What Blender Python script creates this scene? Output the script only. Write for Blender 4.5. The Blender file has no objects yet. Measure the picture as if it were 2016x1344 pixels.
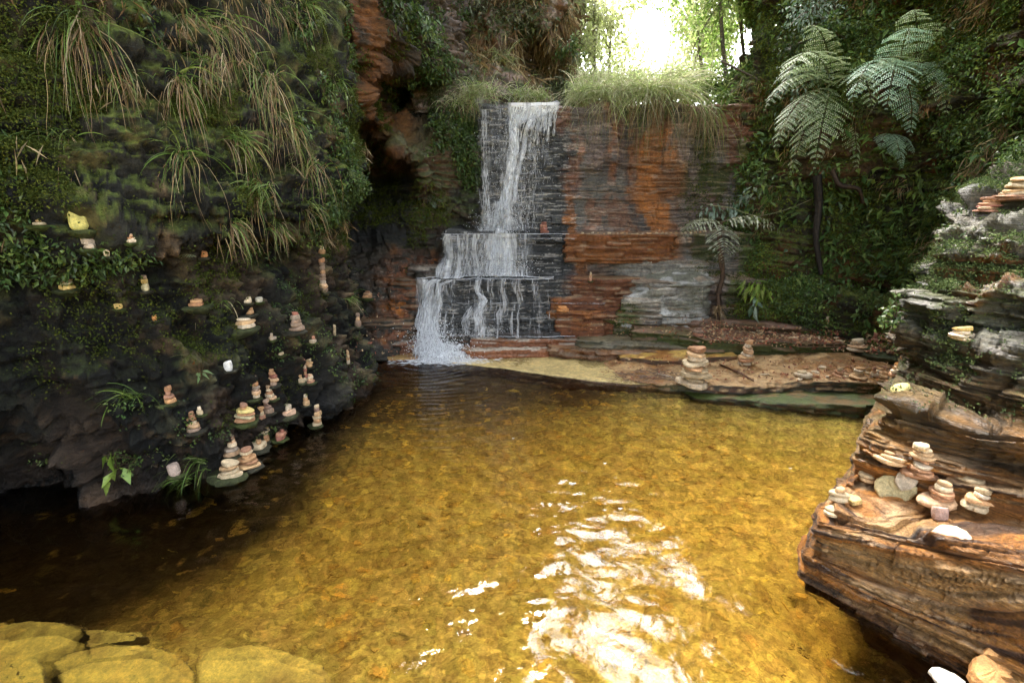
import bpy, math, random
import numpy as np
from mathutils import Vector
from mathutils.bvhtree import BVHTree

# ------------------------------------------------------------------ camera, sky, sun, exposure
scene = bpy.context.scene
C = scene.collection
PITCH = math.radians(14.0)
CAM_H = 1.6
cam_data = bpy.data.cameras.new('camera')
cam_data.lens = 18.0
cam_data.sensor_width = 36.0
cam_data.clip_start = 0.05
cam_data.clip_end = 500.0
cam = bpy.data.objects.new('camera', cam_data)
cam.location = (0, 0, CAM_H)
cam.rotation_euler = (math.pi / 2 - PITCH, 0, 0)
C.objects.link(cam)
scene.camera = cam

SUN_EL = math.radians(51.5)
SUN_AZ = math.radians(-5.0)            # measured to the right of +Y
world = bpy.data.worlds.new('World')
scene.world = world
world.use_nodes = True
wn = world.node_tree.nodes
bgn = wn['Background']
sky = wn.new('ShaderNodeTexSky')
sky.sky_type = 'NISHITA'
sky.sun_disc = False
sky.sun_elevation = SUN_EL
sky.sun_rotation = SUN_AZ
sky.air_density = 1.0
sky.dust_density = 4.0
sky.ozone_density = 1.0
hs = wn.new('ShaderNodeHueSaturation')          # thin overcast: a paler sky
hs.inputs['Saturation'].default_value = 0.3
world.node_tree.links.new(sky.outputs[0], hs.inputs['Color'])
world.node_tree.links.new(hs.outputs[0], bgn.inputs[0])
bgn.inputs[1].default_value = 0.15
sun_data = bpy.data.lights.new('sun', 'SUN')
sun_data.energy = 1.0
sun_data.angle = math.radians(14.0)
sun_data.color = (1.0, 0.95, 0.86)
sun = bpy.data.objects.new('sun', sun_data)
sd = Vector((math.sin(SUN_AZ) * math.cos(SUN_EL), math.cos(SUN_AZ) * math.cos(SUN_EL), math.sin(SUN_EL)))
sun.rotation_euler = sd.to_track_quat('Z', 'Y').to_euler()
sun.location = (2, 10, 12)
C.objects.link(sun)
scene.view_settings.view_transform = 'Standard'
scene.view_settings.look = 'None'
scene.view_settings.exposure = 3.3
scene.view_settings.gamma = 1.0
scene.view_settings.use_curve_mapping = False
try:
    scene.cycles.max_bounces = 8
    scene.cycles.transparent_max_bounces = 24
    scene.cycles.diffuse_bounces = 4
    scene.cycles.caustics_reflective = False
    scene.cycles.caustics_refractive = True
    scene.cycles.sample_clamp_indirect = 6.0
except Exception:
    pass

rng = np.random.default_rng(7)
random.seed(7)

# ------------------------------------------------------------------ pixel -> place helpers (2016 x 1344 photograph)
CP, SP = math.cos(PITCH), math.sin(PITCH)
def ray(px, py):
    x = (px - 1008) / 1008.0
    v = (672 - py) / 1008.0
    return np.array([x, CP + v * SP, -SP + v * CP])
def atY(px, py, Y):
    d = ray(px, py); t = Y / d[1]
    return np.array([0, 0, CAM_H]) + d * t
def atZ(px, py, z):
    d = ray(px, py); t = (z - CAM_H) / d[2]
    return np.array([0, 0, CAM_H]) + d * t

# ------------------------------------------------------------------ noise
def _h(ix, iy, iz, seed):
    ix = ix.astype(np.int64).astype(np.uint32); iy = iy.astype(np.int64).astype(np.uint32); iz = iz.astype(np.int64).astype(np.uint32)
    h = ix * np.uint32(374761393) + iy * np.uint32(668265263) + iz * np.uint32(2147483647 - 55) + np.uint32((seed * 974634777) & 0xffffffff)
    h = (h ^ (h >> np.uint32(13))) * np.uint32(1274126177)
    h = (h ^ (h >> np.uint32(16))) * np.uint32(2246822519)
    h = h ^ (h >> np.uint32(15))
    return (h & np.uint32(0xffffff)).astype(np.float64) / 16777215.0
def vnoise(P, seed=0):
    F = np.floor(P); f = P - F; f = f * f * f * (f * (f * 6 - 15) + 10)
    x, y, z = F[..., 0], F[..., 1], F[..., 2]
    out = 0
    for dx in (0, 1):
        wx = f[..., 0] if dx else 1 - f[..., 0]
        for dy in (0, 1):
            wy = f[..., 1] if dy else 1 - f[..., 1]
            for dz in (0, 1):
                wz = f[..., 2] if dz else 1 - f[..., 2]
                out = out + wx * wy * wz * _h(x + dx, y + dy, z + dz, seed)
    return out * 2 - 1
def fbm(P, f=1.0, oct=4, seed=0, gain=0.5):
    P = np.asarray(P, float)
    s = 0; a = 1; n = 0
    for o in range(oct):
        s = s + a * vnoise(P * f + 17.3 * o, seed + o * 13); n += a
        a *= gain; f *= 2.03
    return s / n * 1.5
def ridged(P, f=1.0, oct=4, seed=0):
    s = 0; a = 1; n = 0
    for o in range(oct):
        s = s + a * (1 - np.abs(vnoise(P * f + 9.1 * o, seed + o * 7)) * 2); n += a
        a *= 0.5; f *= 2.1
    return s / n
def sstep(a, b, x):
    t = np.clip((x - a) / (b - a), 0, 1)
    return t * t * (3 - 2 * t)
def cells(P, f, seed=0):
    P = np.asarray(P, float) * f
    F = np.floor(P)
    d1 = np.full(P.shape[:-1], 9.0); d2 = d1.copy(); idv = np.zeros(P.shape[:-1])
    for dx in (-1, 0, 1):
        for dy in (-1, 0, 1):
            for dz in (-1, 0, 1):
                c = F + np.array([dx, dy, dz])
                jx = _h(c[..., 0], c[..., 1], c[..., 2], seed); jy = _h(c[..., 0], c[..., 1], c[..., 2], seed + 1); jz = _h(c[..., 0], c[..., 1], c[..., 2], seed + 2)
                q = c + np.stack([jx, jy, jz], -1)
                d = np.sqrt(((q - P) ** 2).sum(-1))
                near = d < d1
                d2 = np.where(near, d1, np.minimum(d2, d))
                idv = np.where(near, _h(c[..., 0], c[..., 1], c[..., 2], seed + 3), idv)
                d1 = np.where(near, d, d1)
    return d1, d2, idv
def strata(t, lat, seed, thick, brk=0.5):
    """t: height coordinate, lat: coordinate along the wall.  returns 0..1, one level per layer and block"""
    tw = t / thick
    z0 = np.zeros_like(tw)
    tw = tw + 1.1 * vnoise(np.stack([tw * 0.31, z0, z0], -1), seed)
    i = np.floor(tw); f = tw - i
    sh = _h(i, z0, z0, seed + 5)
    j = np.floor(lat / brk * (0.6 + 0.9 * sh) + sh * 31.7)
    r = _h(i, j, z0, seed + 9)
    e = sstep(0, 0.16, np.minimum(f, 1 - f))
    return r * e + (1 - e) * np.minimum(r, 0.18)

# ------------------------------------------------------------------ mesh helpers
def make_mesh(name, V, F, mat, col=None, smooth=True, face_len=None):
    """V (n,3); F (m,k) int array (k = 3 or 4) ; col (n,4)"""
    me = bpy.data.meshes.new(name)
    V = np.ascontiguousarray(V, dtype=np.float32); F = np.ascontiguousarray(F, dtype=np.int32)
    m, k = F.shape
    me.vertices.add(len(V)); me.vertices.foreach_set('co', V.ravel())
    me.loops.add(m * k); me.loops.foreach_set('vertex_index', F.ravel())
    me.polygons.add(m)
    me.polygons.foreach_set('loop_start', np.arange(0, m * k, k, dtype=np.int32))
    me.polygons.foreach_set('loop_total', np.full(m, k, dtype=np.int32))
    me.polygons.foreach_set('use_smooth', np.full(m, smooth, dtype=bool))
    me.update(calc_edges=True)
    if col is not None:
        a = me.color_attributes.new('Col', 'FLOAT_COLOR', 'POINT')
        a.data.foreach_set('color', np.ascontiguousarray(col, dtype=np.float32).ravel())
    if mat: me.materials.append(mat)
    return me
def link(name, me, parent=None, label=None, cat=None, group=None, kind=None, loc=None):
    o = bpy.data.objects.new(name, me)
    C.objects.link(o)
    if parent is not None: o.parent = parent
    if loc is not None: o.location = tuple(loc)
    if label: o['label'] = label
    if cat: o['category'] = cat
    if group: o['group'] = group
    if kind: o['kind'] = kind
    return o
def grid_faces(nr, nc, closed=False):
    i = np.arange(nr - 1)[:, None]; j = np.arange(nc if closed else nc - 1)[None, :]
    a = i * nc + j; b = i * nc + (j + 1) % nc
    return np.stack([a + 0 * b, b, b + nc, a + nc], -1).reshape(-1, 4)
def arr_normals(G, closed=False):
    if closed:
        du = np.roll(G, -1, 1) - np.roll(G, 1, 1)
    else:
        du = np.gradient(G, axis=1)
    dv = np.gradient(G, axis=0)
    n = np.cross(du, dv)
    return n / (np.linalg.norm(n, axis=-1, keepdims=True) + 1e-9)
def interp_axis(P, n, axis, smooth, dens=None):
    P = np.moveaxis(P, axis, 0)
    k = P.shape[0]
    seg = np.linalg.norm(np.diff(P, axis=0), axis=-1).reshape(k - 1, -1).mean(1)
    if dens is not None:
        dens = (list(dens) + [1.0] * k)[:k - 1]
        seg = seg * np.asarray(dens)
    t = np.concatenate([[0], np.cumsum(seg + 1e-6)]); t /= t[-1]
    s = np.linspace(0, 1, n)
    i = np.clip(np.searchsorted(t, s, side='right') - 1, 0, k - 2)
    h = (t[i + 1] - t[i]); u = (s - t[i]) / h
    sh = (-1,) + (1,) * (P.ndim - 1)
    u = u.reshape(sh); h = h.reshape(sh)
    if smooth:
        tr = t.reshape(sh)
        d = (P[1:] - P[:-1]) / (tr[1:] - tr[:-1])
        m = np.concatenate([d[:1], (d[1:] + d[:-1]) / 2, d[-1:]])
        m = m * 0.85
        h00 = 2 * u**3 - 3 * u**2 + 1; h10 = u**3 - 2 * u**2 + u; h01 = -2 * u**3 + 3 * u**2; h11 = u**3 - u**2
        R = h00 * P[i] + h10 * h * m[i] + h01 * P[i + 1] + h11 * h * m[i + 1]
    else:
        R = P[i] * (1 - u) + P[i + 1] * u
    return np.moveaxis(R, 0, axis)
def net(P, nr, nc, smooth_r=True, smooth_c=True, dr=None, dc=None):
    G = interp_axis(np.asarray(P, float), nr, 0, smooth_r, dr)
    return interp_axis(G, nc, 1, smooth_c, dc)
def lat_of(G, closed=False):
    """horizontal distance along the wall"""
    g = G[G.shape[0] // 2]
    d = np.linalg.norm(np.diff(g[:, :2], axis=0), axis=-1)
    s = np.concatenate([[0], np.cumsum(d)])
    return np.broadcast_to(s[None, :], G.shape[:2])

def rgb(*c): return np.array(c, float)
def mix(a, b, m):
    m = np.asarray(m)[..., None]
    return a * (1 - m) + b * m

# ------------------------------------------------------------------ materials
def new_mat(name):
    m = bpy.data.materials.new(name); m.use_nodes = True
    nt = m.node_tree
    for n in list(nt.nodes): nt.nodes.remove(n)
    out = nt.nodes.new('ShaderNodeOutputMaterial')
    return m, nt, out
def N(nt, typ, **kw):
    n = nt.nodes.new(typ)
    for k, v in kw.items():
        if k in n.bl_rna.properties.keys(): setattr(n, k, v)
        else: n.inputs[k].default_value = v
    return n
def rock_mat(name, zs=1.0, dip=(0, 0, 0), bump=0.5, fine=30.0, streak=0.35, rough=0.8, speckle=0.5, spec=.5):
    m, nt, out = new_mat(name); L = nt.links.new
    bsdf = N(nt, 'ShaderNodeBsdfPrincipled')
    bsdf.inputs['Specular IOR Level'].default_value = spec
    L(bsdf.outputs[0], out.inputs[0])
    att = N(nt, 'ShaderNodeAttribute', attribute_name='Col')
    geo = N(nt, 'ShaderNodeNewGeometry')
    mp = N(nt, 'ShaderNodeMapping'); mp.inputs['Rotation'].default_value = dip; mp.inputs['Scale'].default_value = (1, 1, zs)
    L(geo.outputs['Position'], mp.inputs['Vector'])
    n1 = N(nt, 'ShaderNodeTexNoise', Scale=fine, Detail=8.0, Roughness=0.65)
    L(geo.outputs['Position'], n1.inputs['Vector'])
    n2 = N(nt, 'ShaderNodeTexNoise', Scale=5.0, Detail=9.0, Roughness=0.7, Distortion=0.3)
    L(mp.outputs[0], n2.inputs['Vector'])
    n3 = N(nt, 'ShaderNodeTexNoise', Scale=fine * 4.5, Detail=3.0, Roughness=0.6)
    L(geo.outputs['Position'], n3.inputs['Vector'])
    mr1 = N(nt, 'ShaderNodeMapRange'); mr1.inputs[1].default_value = 0.3; mr1.inputs[2].default_value = 0.7; mr1.inputs[3].default_value = 1 - speckle; mr1.inputs[4].default_value = 1 + speckle
    L(n1.outputs[0], mr1.inputs[0])
    mr2 = N(nt, 'ShaderNodeMapRange'); mr2.inputs[1].default_value = 0.3; mr2.inputs[2].default_value = 0.7; mr2.inputs[3].default_value = 1 - streak; mr2.inputs[4].default_value = 1 + streak
    L(n2.outputs[0], mr2.inputs[0])
    mu = N(nt, 'ShaderNodeMath', operation='MULTIPLY'); L(mr1.outputs[0], mu.inputs[0]); L(mr2.outputs[0], mu.inputs[1])
    mr3 = N(nt, 'ShaderNodeMapRange'); mr3.inputs[1].default_value = 0.3; mr3.inputs[2].default_value = 0.7; mr3.inputs[3].default_value = 0.75; mr3.inputs[4].default_value = 1.25
    L(n3.outputs[0], mr3.inputs[0])
    mu2 = N(nt, 'ShaderNodeMath', operation='MULTIPLY'); L(mu.outputs[0], mu2.inputs[0]); L(mr3.outputs[0], mu2.inputs[1])
    vm = N(nt, 'ShaderNodeVectorMath', operation='SCALE'); L(att.outputs['Color'], vm.inputs[0]); L(mu2.outputs[0], vm.inputs['Scale'])
    L(vm.outputs[0], bsdf.inputs['Base Color'])
    # roughness: wet areas (alpha) are glossy
    rm = N(nt, 'ShaderNodeMapRange'); rm.inputs[1].default_value = 0; rm.inputs[2].default_value = 1; rm.inputs[3].default_value = rough; rm.inputs[4].default_value = 0.16
    L(att.outputs['Alpha'], rm.inputs[0])
    ra = N(nt, 'ShaderNodeMath', operation='MULTIPLY_ADD'); L(n1.outputs[0], ra.inputs[0]); ra.inputs[1].default_value = 0.3
    rs = N(nt, 'ShaderNodeMath', operation='SUBTRACT'); L(rm.outputs[0], rs.inputs[0]); rs.inputs[1].default_value = 0.15
    L(rs.outputs[0], ra.inputs[2]); L(ra.outputs[0], bsdf.inputs['Roughness'])
    b0 = N(nt, 'ShaderNodeMath', operation='MULTIPLY_ADD'); L(n2.outputs[0], b0.inputs[0]); b0.inputs[1].default_value = 1.6; L(n1.outputs[0], b0.inputs[2])
    b1 = N(nt, 'ShaderNodeMath', operation='MULTIPLY_ADD'); L(n3.outputs[0], b1.inputs[0]); b1.inputs[1].default_value = 0.25; L(b0.outputs[0], b1.inputs[2])
    bp = N(nt, 'ShaderNodeBump', Strength=bump, Distance=0.03); L(b1.outputs[0], bp.inputs['Height'])
    L(bp.outputs[0], bsdf.inputs['Normal'])
    return m
def leaf_mat(name, rough=0.5, trans=0.35, gloss=0.4):
    m, nt, out = new_mat(name); L = nt.links.new
    att = N(nt, 'ShaderNodeAttribute', attribute_name='Col')
    geo = N(nt, 'ShaderNodeNewGeometry')
    oi = N(nt, 'ShaderNodeTexNoise', Scale=60.0, Detail=2.0); L(geo.outputs['Position'], oi.inputs['Vector'])
    mr = N(nt, 'ShaderNodeMapRange'); mr.inputs[1].default_value = 0.3; mr.inputs[2].default_value = 0.7; mr.inputs[3].default_value = 0.75; mr.inputs[4].default_value = 1.25
    L(oi.outputs[0], mr.inputs[0])
    vm = N(nt, 'ShaderNodeVectorMath', operation='SCALE'); L(att.outputs['Color'], vm.inputs[0]); L(mr.outputs[0], vm.inputs['Scale'])
    b = N(nt, 'ShaderNodeBsdfPrincipled', Roughness=rough); b.inputs['Specular IOR Level'].default_value = gloss
    L(vm.outputs[0], b.inputs['Base Color'])
    t = N(nt, 'ShaderNodeBsdfTranslucent'); L(vm.outputs[0], t.inputs[0])
    mx = N(nt, 'ShaderNodeMixShader', Fac=trans); L(b.outputs[0], mx.inputs[1]); L(t.outputs[0], mx.inputs[2])
    L(mx.outputs[0], out.inputs[0])
    return m

M_left = rock_mat('mossy_dark_rock', zs=2.0, bump=1.0, fine=26, speckle=0.6, streak=0.5, spec=.3)
M_back = rock_mat('layered_cliff_rock', zs=7.0, bump=0.7, fine=28, speckle=0.45, streak=0.55, rough=0.7)
M_shelf = rock_mat('shelf_rock', zs=9.0, bump=0.5, fine=32, speckle=0.35, streak=0.4, rough=0.65)
M_bould = rock_mat('striped_orange_rock', zs=22.0, dip=(math.radians(-13), math.radians(-3), 0), bump=0.9, fine=38, speckle=0.35, streak=0.7, rough=0.62)
M_stone = rock_mat('cairn_stone', zs=3.0, bump=0.4, fine=40, speckle=0.3, streak=0.25, rough=0.75)
def bed_mat():
    m, nt, out = new_mat('pool_bed_stone'); L = nt.links.new
    att = N(nt, 'ShaderNodeAttribute', attribute_name='Col'); geo = N(nt, 'ShaderNodeNewGeometry')
    wr = N(nt, 'ShaderNodeTexNoise', Scale=6.0, Detail=3.0, Roughness=0.6); L(geo.outputs['Position'], wr.inputs['Vector'])
    sb = N(nt, 'ShaderNodeVectorMath', operation='MULTIPLY_ADD'); L(wr.outputs['Color'], sb.inputs[0]); sb.inputs[1].default_value = (.22, .22, .05); L(geo.outputs['Position'], sb.inputs[2])
    wr2 = N(nt, 'ShaderNodeTexNoise', Scale=22.0, Detail=2.0); L(geo.outputs['Position'], wr2.inputs['Vector'])
    sb2 = N(nt, 'ShaderNodeVectorMath', operation='MULTIPLY_ADD'); L(wr2.outputs['Color'], sb2.inputs[0]); sb2.inputs[1].default_value = (.05, .05, .02); L(sb.outputs[0], sb2.inputs[2])
    mp = N(nt, 'ShaderNodeMapping'); mp.inputs['Scale'].default_value = (1, 1.35, .4); L(sb2.outputs[0], mp.inputs['Vector'])
    v1 = N(nt, 'ShaderNodeTexVoronoi', Scale=17.0, Randomness=1.0); L(mp.outputs[0], v1.inputs['Vector'])
    v2 = N(nt, 'ShaderNodeTexVoronoi', Scale=34.0, Randomness=1.0); L(mp.outputs[0], v2.inputs['Vector'])
    ve = N(nt, 'ShaderNodeTexVoronoi', Scale=17.0, Randomness=1.0, feature='DISTANCE_TO_EDGE'); L(mp.outputs[0], ve.inputs['Vector'])
    sw = N(nt, 'ShaderNodeTexNoise', Scale=13.0, Detail=5.0, Roughness=0.62, Distortion=3.2); L(geo.outputs['Position'], sw.inputs['Vector'])
    s1 = N(nt, 'ShaderNodeSeparateColor'); L(v1.outputs['Color'], s1.inputs[0])
    s2 = N(nt, 'ShaderNodeSeparateColor'); L(v2.outputs['Color'], s2.inputs[0])
    def mr(sock, a, b, c, d):
        q = N(nt, 'ShaderNodeMapRange'); L(sock, q.inputs[0])
        for i, v in enumerate((a, b, c, d)): q.inputs[i + 1].default_value = v
        return q.outputs[0]
    def mul(a, b):
        q = N(nt, 'ShaderNodeMath', operation='MULTIPLY'); L(a, q.inputs[0]); L(b, q.inputs[1]); return q.outputs[0]
    f = mul(mul(mr(s1.outputs[0], 0, 1, .62, 1.4), mr(s2.outputs[0], 0, 1, .80, 1.2)), mul(mr(sw.outputs[0], .32, .68, .46, 1.5), mr(ve.outputs['Distance'], 0, .07, .66, 1.0)))
    vm = N(nt, 'ShaderNodeVectorMath', operation='SCALE'); L(att.outputs['Color'], vm.inputs[0]); L(f, vm.inputs['Scale'])
    hs_ = N(nt, 'ShaderNodeHueSaturation'); L(vm.outputs[0], hs_.inputs['Color']); L(mr(s1.outputs[1], 0, 1, .484, .512), hs_.inputs['Hue'])
    b = N(nt, 'ShaderNodeBsdfPrincipled', Roughness=0.85); b.inputs['Specular IOR Level'].default_value = .2
    L(hs_.outputs[0], b.inputs['Base Color']); L(b.outputs[0], out.inputs[0])
    bp = N(nt, 'ShaderNodeBump', Strength=0.25, Distance=0.01); L(f, bp.inputs['Height']); L(bp.outputs[0], b.inputs['Normal'])
    return m
M_bed = bed_mat()
M_leaf = leaf_mat('leaf', 0.45, 0.35, 0.5)
M_grass = leaf_mat('grass_blade', 0.55, 0.3, 0.35)
M_moss = leaf_mat('moss', 0.9, 0.15, 0.1)
M_litter = leaf_mat('dead_leaf', 0.7, 0.15, 0.2)
M_bark = rock_mat('bark', zs=0.3, bump=0.8, fine=40, rough=0.85)
M_bright_leaf = leaf_mat('sunlit_leaf', 0.5, 0.5, 0.3)
# ------------------------------------------------------------------ the rock masses
SURF = {}       # name -> (verts, normals, colour) for scattering plants
BV = []         # BVH of everything solid, for resting things on it
def add_surface(name, G, col, mat, closed=False, kind='structure', label=None, cat=None, cap=False, flip=False):
    nr, nc = G.shape[:2]
    F = grid_faces(nr, nc, closed)
    V = G.reshape(-1, 3)
    if cap:
        V = np.vstack([V, G[-1].mean(0)])
        j = np.arange(nc); base = (nr - 1) * nc
        col = np.vstack([col.reshape(-1, 4), col[-1].mean(0)])
        T = np.stack([base + j, base + (j + 1) % nc, np.full(nc, nr * nc), np.full(nc, nr * nc)], -1)
        # quads with a doubled vertex are not allowed: use a thin last ring instead
        me = make_mesh(name, V, F, mat, col)
        import bmesh
        bm = bmesh.new(); bm.from_mesh(me); bm.verts.ensure_lookup_table()
        for a, b, c, _ in T:
            try: bm.faces.new((bm.verts[a], bm.verts[b], bm.verts[c])).smooth = True
            except ValueError: pass
        if flip: bmesh.ops.reverse_faces(bm, faces=bm.faces[:])
        bm.to_mesh(me); bm.free()
    else:
        if flip: F = F[:, ::-1]
        me = make_mesh(name, V, F, mat, col.reshape(-1, 4))
    o = link(name, me, kind=kind, label=label, cat=cat)
    Nn = arr_normals(G, closed)
    if flip: Nn = -Nn
    SURF[name] = (G.reshape(-1, 3), Nn.reshape(-1, 3))
    BV.append(BVHTree.FromPolygons([tuple(v) for v in V[::1].tolist()], F.tolist()))
    return o
def hit(px, py):
    d = ray(px, py); d = Vector(d).normalized(); o = Vector((0, 0, CAM_H))
    best = None
    for b in BV:
        loc, n, i, dist = b.ray_cast(o, d)
        if loc is not None and (best is None or dist < best[2]):
            best = (loc, n, dist)
    if best is None: return None
    n = best[1]
    if n.dot(d) > 0: n = -n
    return np.array(best[0]), np.array(n), best[2]
def ground_z(x, y, ztop):
    best = None
    for b in BV:
        loc, n, i, dist = b.ray_cast(Vector((x, y, ztop)), Vector((0, 0, -1)))
        if loc is not None and (best is None or loc.z > best): best = loc.z
    return best

BLACK = rgb(.012, .013, .012); DARK = rgb(.03, .028, .02); MOSS = rgb(.05, .07, .012); MOSS2 = rgb(.10, .115, .02)
BROWN = rgb(.085, .05, .025); ORANGE = rgb(.36, .13, .025); TAN = rgb(.30, .19, .10); GREY = rgb(.12, .115, .10); PALE = rgb(.42, .36, .28)
RUST = rgb(.20, .07, .025); SLATE = rgb(.034, .036, .035); MAUVE = rgb(.20, .15, .13)

# ---- left wall: plan line x height, in metres
def wall_net(plan, nrm, prof):
    """plan: list of (x,y); nrm: list of (nx,ny) towards the gorge; prof: rows (z, [offset per column])"""
    P = []
    for z, offs in prof:
        if not hasattr(offs, '__len__'): offs = [offs] * len(plan)
        P.append([(x + n[0] * o, y + n[1] * o, z) for (x, y), n, o in zip(plan, nrm, offs)])
    return np.array(P, float)
planL = [(-3.4, -2.0), (-3.1, 0.6), (-2.75, 2.0), (-2.15, 2.62), (-1.72, 3.1), (-1.55, 3.7), (-1.45, 4.35), (-1.52, 4.9), (-1.85, 5.3), (-2.5, 5.7), (-3.4, 6.2)]
nL = [(1, 0), (1, 0), (.8, -.3), (.72, -.6), (.85, -.4), (1, -.1), (1, 0), (.9, .3), (.6, .8), (.4, .9), (.3, .9)]
profL = [
 (-1.2, [-.2, -.4, -1.1, -.8, -.7, -.6, -.5, -.4, 0, 0, 0]),
 (-.16, [-.2, -.4, -1.1, -.7, -.6, -.5, -.4, -.3, 0, 0, 0]),
 (-.04, [-.2, -.4, -1.1, -.2, -.05, -.02, 0, 0, 0, 0, 0]),
 (.02,  [-.2, -.4, -1.1, -.15, .02, .04, .03, 0, 0, 0, 0]),
 (.15,  [-.2, -.4, -1.1, -.12, .06, .05, .02, 0, 0, 0, 0]),
 (.4,   [-.2, -.3, -.9, -.05, .02, 0, 0, -.02, 0, 0, 0]),
 (.62,  [-.1, -.2, -.15, -.02, -.06, -.06, -.08, -.05, 0, 0, 0]),
 (.95,  [0, 0, .0, -.06, -.16, -.18, -.15, -.1, 0, 0, 0]),
 (1.25, [0, 0, -.06, -.12, -.2, -.24, -.2, -.15, 0, 0, 0]),
 (1.42, [0, 0, .05, .02, -.02, -.05, -.18, -.2, 0, 0, 0]),
 (1.62, [0, 0, .08, .1, .12, .1, -.05, -.12, 0, 0, 0]),
 (1.85, [0, 0, .0, .02, .0, .03, .04, 0, 0, 0, 0]),
 (2.15, [0, 0, .0, -.02, -.1, -.04, .02, .05, 0, 0, 0]),
 (2.6,  [0, 0, .02, .0, -.12, -.12, -.02, 0, 0, 0, 0]),
 (3.2,  [.1, .1, .15, .1, -.05, -.15, -.1, -.05, 0, 0, 0]),
 (4.2,  [1.0, 1.0, .8, .6, .4, .15, 0, 0, 0, 0, 0]),
 (5.6,  [2.6, 2.6, 2.2, 1.8, 1.5, 1.0, .5, .1, 0, 0, 0]),  # unseen overhang, added to keep sky light off the left wall and pool
 (7.5,  [2.8, 2.8, 2.4, 2.0, 1.6, 1.1, .5, 0, -.2, -.2, 0]),
 (7.7,  [-2.5] * 11)]
G = net(wall_net(planL, nL, profL), 560, 640, dc=[.25, .5, 1.2, 1.3, 1.3, 1.3, 1.2, 1, .6, .4], dr=[.6, 1, 1, 1, 1, 1, 1, 1, 1, 1, 1, 1, .7, .35, .2, .1])
Nn = arr_normals(G)
if Nn[200, 400, 0] < 0: Nn = -Nn
lat = lat_of(G)
z = G[..., 2]
low = sstep(1.55, 1.2, z)
Q = G.copy()
Q2 = np.stack([G[..., 0] * 1.0, G[..., 1] * 1.0 + .35 * z, z * 0.33], -1)     # leaning ribs
warp = fbm(G, 0.9, 3, 3)
D = 0.11 * fbm(G, 1.3, 4, 11)
D += low * 0.20 * (ridged(Q2, 3.0, 3, 21) - .5)
D += 0.085 * (strata(z + .1 * warp + .05 * lat, lat, 5, 0.17, .45) - .5) * (1 - .6 * low)
D += 0.03 * (strata(z + .1 * warp + .08 * lat, lat, 8, 0.055, .3) - .5)
c1, c2, cid = cells(G * np.array([1, 1, 1.5]), 3.0, 31)
D += .07 * (cid - .5) + .04 * np.minimum((c2 - c1) * 4, 1)
g1, g2, gid = cells(G * np.array([1, 1, 1.8]), 8.0, 33)
D += .035 * (gid - .5) + .02 * np.minimum((g2 - g1) * 5, 1) + .022 * (strata(z + .12 * warp, lat, 9, 0.03, .18) - .5)
D += 0.02 * fbm(G, 14, 3, 17) + .022 * (ridged(G * np.array([1, 1, 1.5]), 9, 3, 18) - .4) + .012 * fbm(G, 34, 2, 19)
D += 0.05 * np.maximum(fbm(G, 5, 3, 19), 0) * (1 - low)
G = G + Nn * D[..., None]
N2 = arr_normals(G)
if N2[200, 400, 0] < 0: N2 = -N2
n1 = fbm(G, 2.2, 5, 41); n2 = fbm(G, 7, 4, 43); n3 = fbm(G, 25, 3, 45)
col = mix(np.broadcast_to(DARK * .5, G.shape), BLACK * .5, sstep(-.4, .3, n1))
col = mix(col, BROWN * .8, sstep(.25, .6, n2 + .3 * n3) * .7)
mossm = sstep(.15, .6, N2[..., 2] + .35 * n1 + .3 * n2) * sstep(.25, 1.0, z) * (.35 + .65 * sstep(1.2, 1.5, z))
col = mix(col, MOSS, np.clip(mossm + .35 * sstep(.1, .5, n2) * sstep(.8, 1.3, z), 0, 1) * .85)
col = mix(col, MOSS2 * .8, sstep(.5, .9, N2[..., 2] + .5 * n3) * sstep(1.2, 1.5, z) * .4)
col = mix(col, TAN * .5, sstep(.45, .75, fbm(G, 3.3, 3, 48)) * .5)
col = mix(col, rgb(.085, .080, .036), sstep(.02, .11, D + .02 * n2) * sstep(-.3, .3, n2 + .5 * n3) * sstep(.05, .2, z) * sstep(1.6, 1.2, z) * .5 * sstep(-2.2, -1.75, G[..., 0]))
col = mix(col, rgb(.07, .045, .028), sstep(.1, .5, fbm(Q2, 2.0, 3, 49)) * low * .6)
col = col * (.55 + 1.1 * sstep(-.03, .10, D))[..., None]  # relief shading in the colour: ribs lighter, recesses darker
wet = np.clip(sstep(.25, .05, z) * .6 + .2 * sstep(0, .6, n1), 0, 1)
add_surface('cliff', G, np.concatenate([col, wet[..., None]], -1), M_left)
WL = (G.reshape(-1, 3), N2.reshape(-1, 3))

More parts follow.
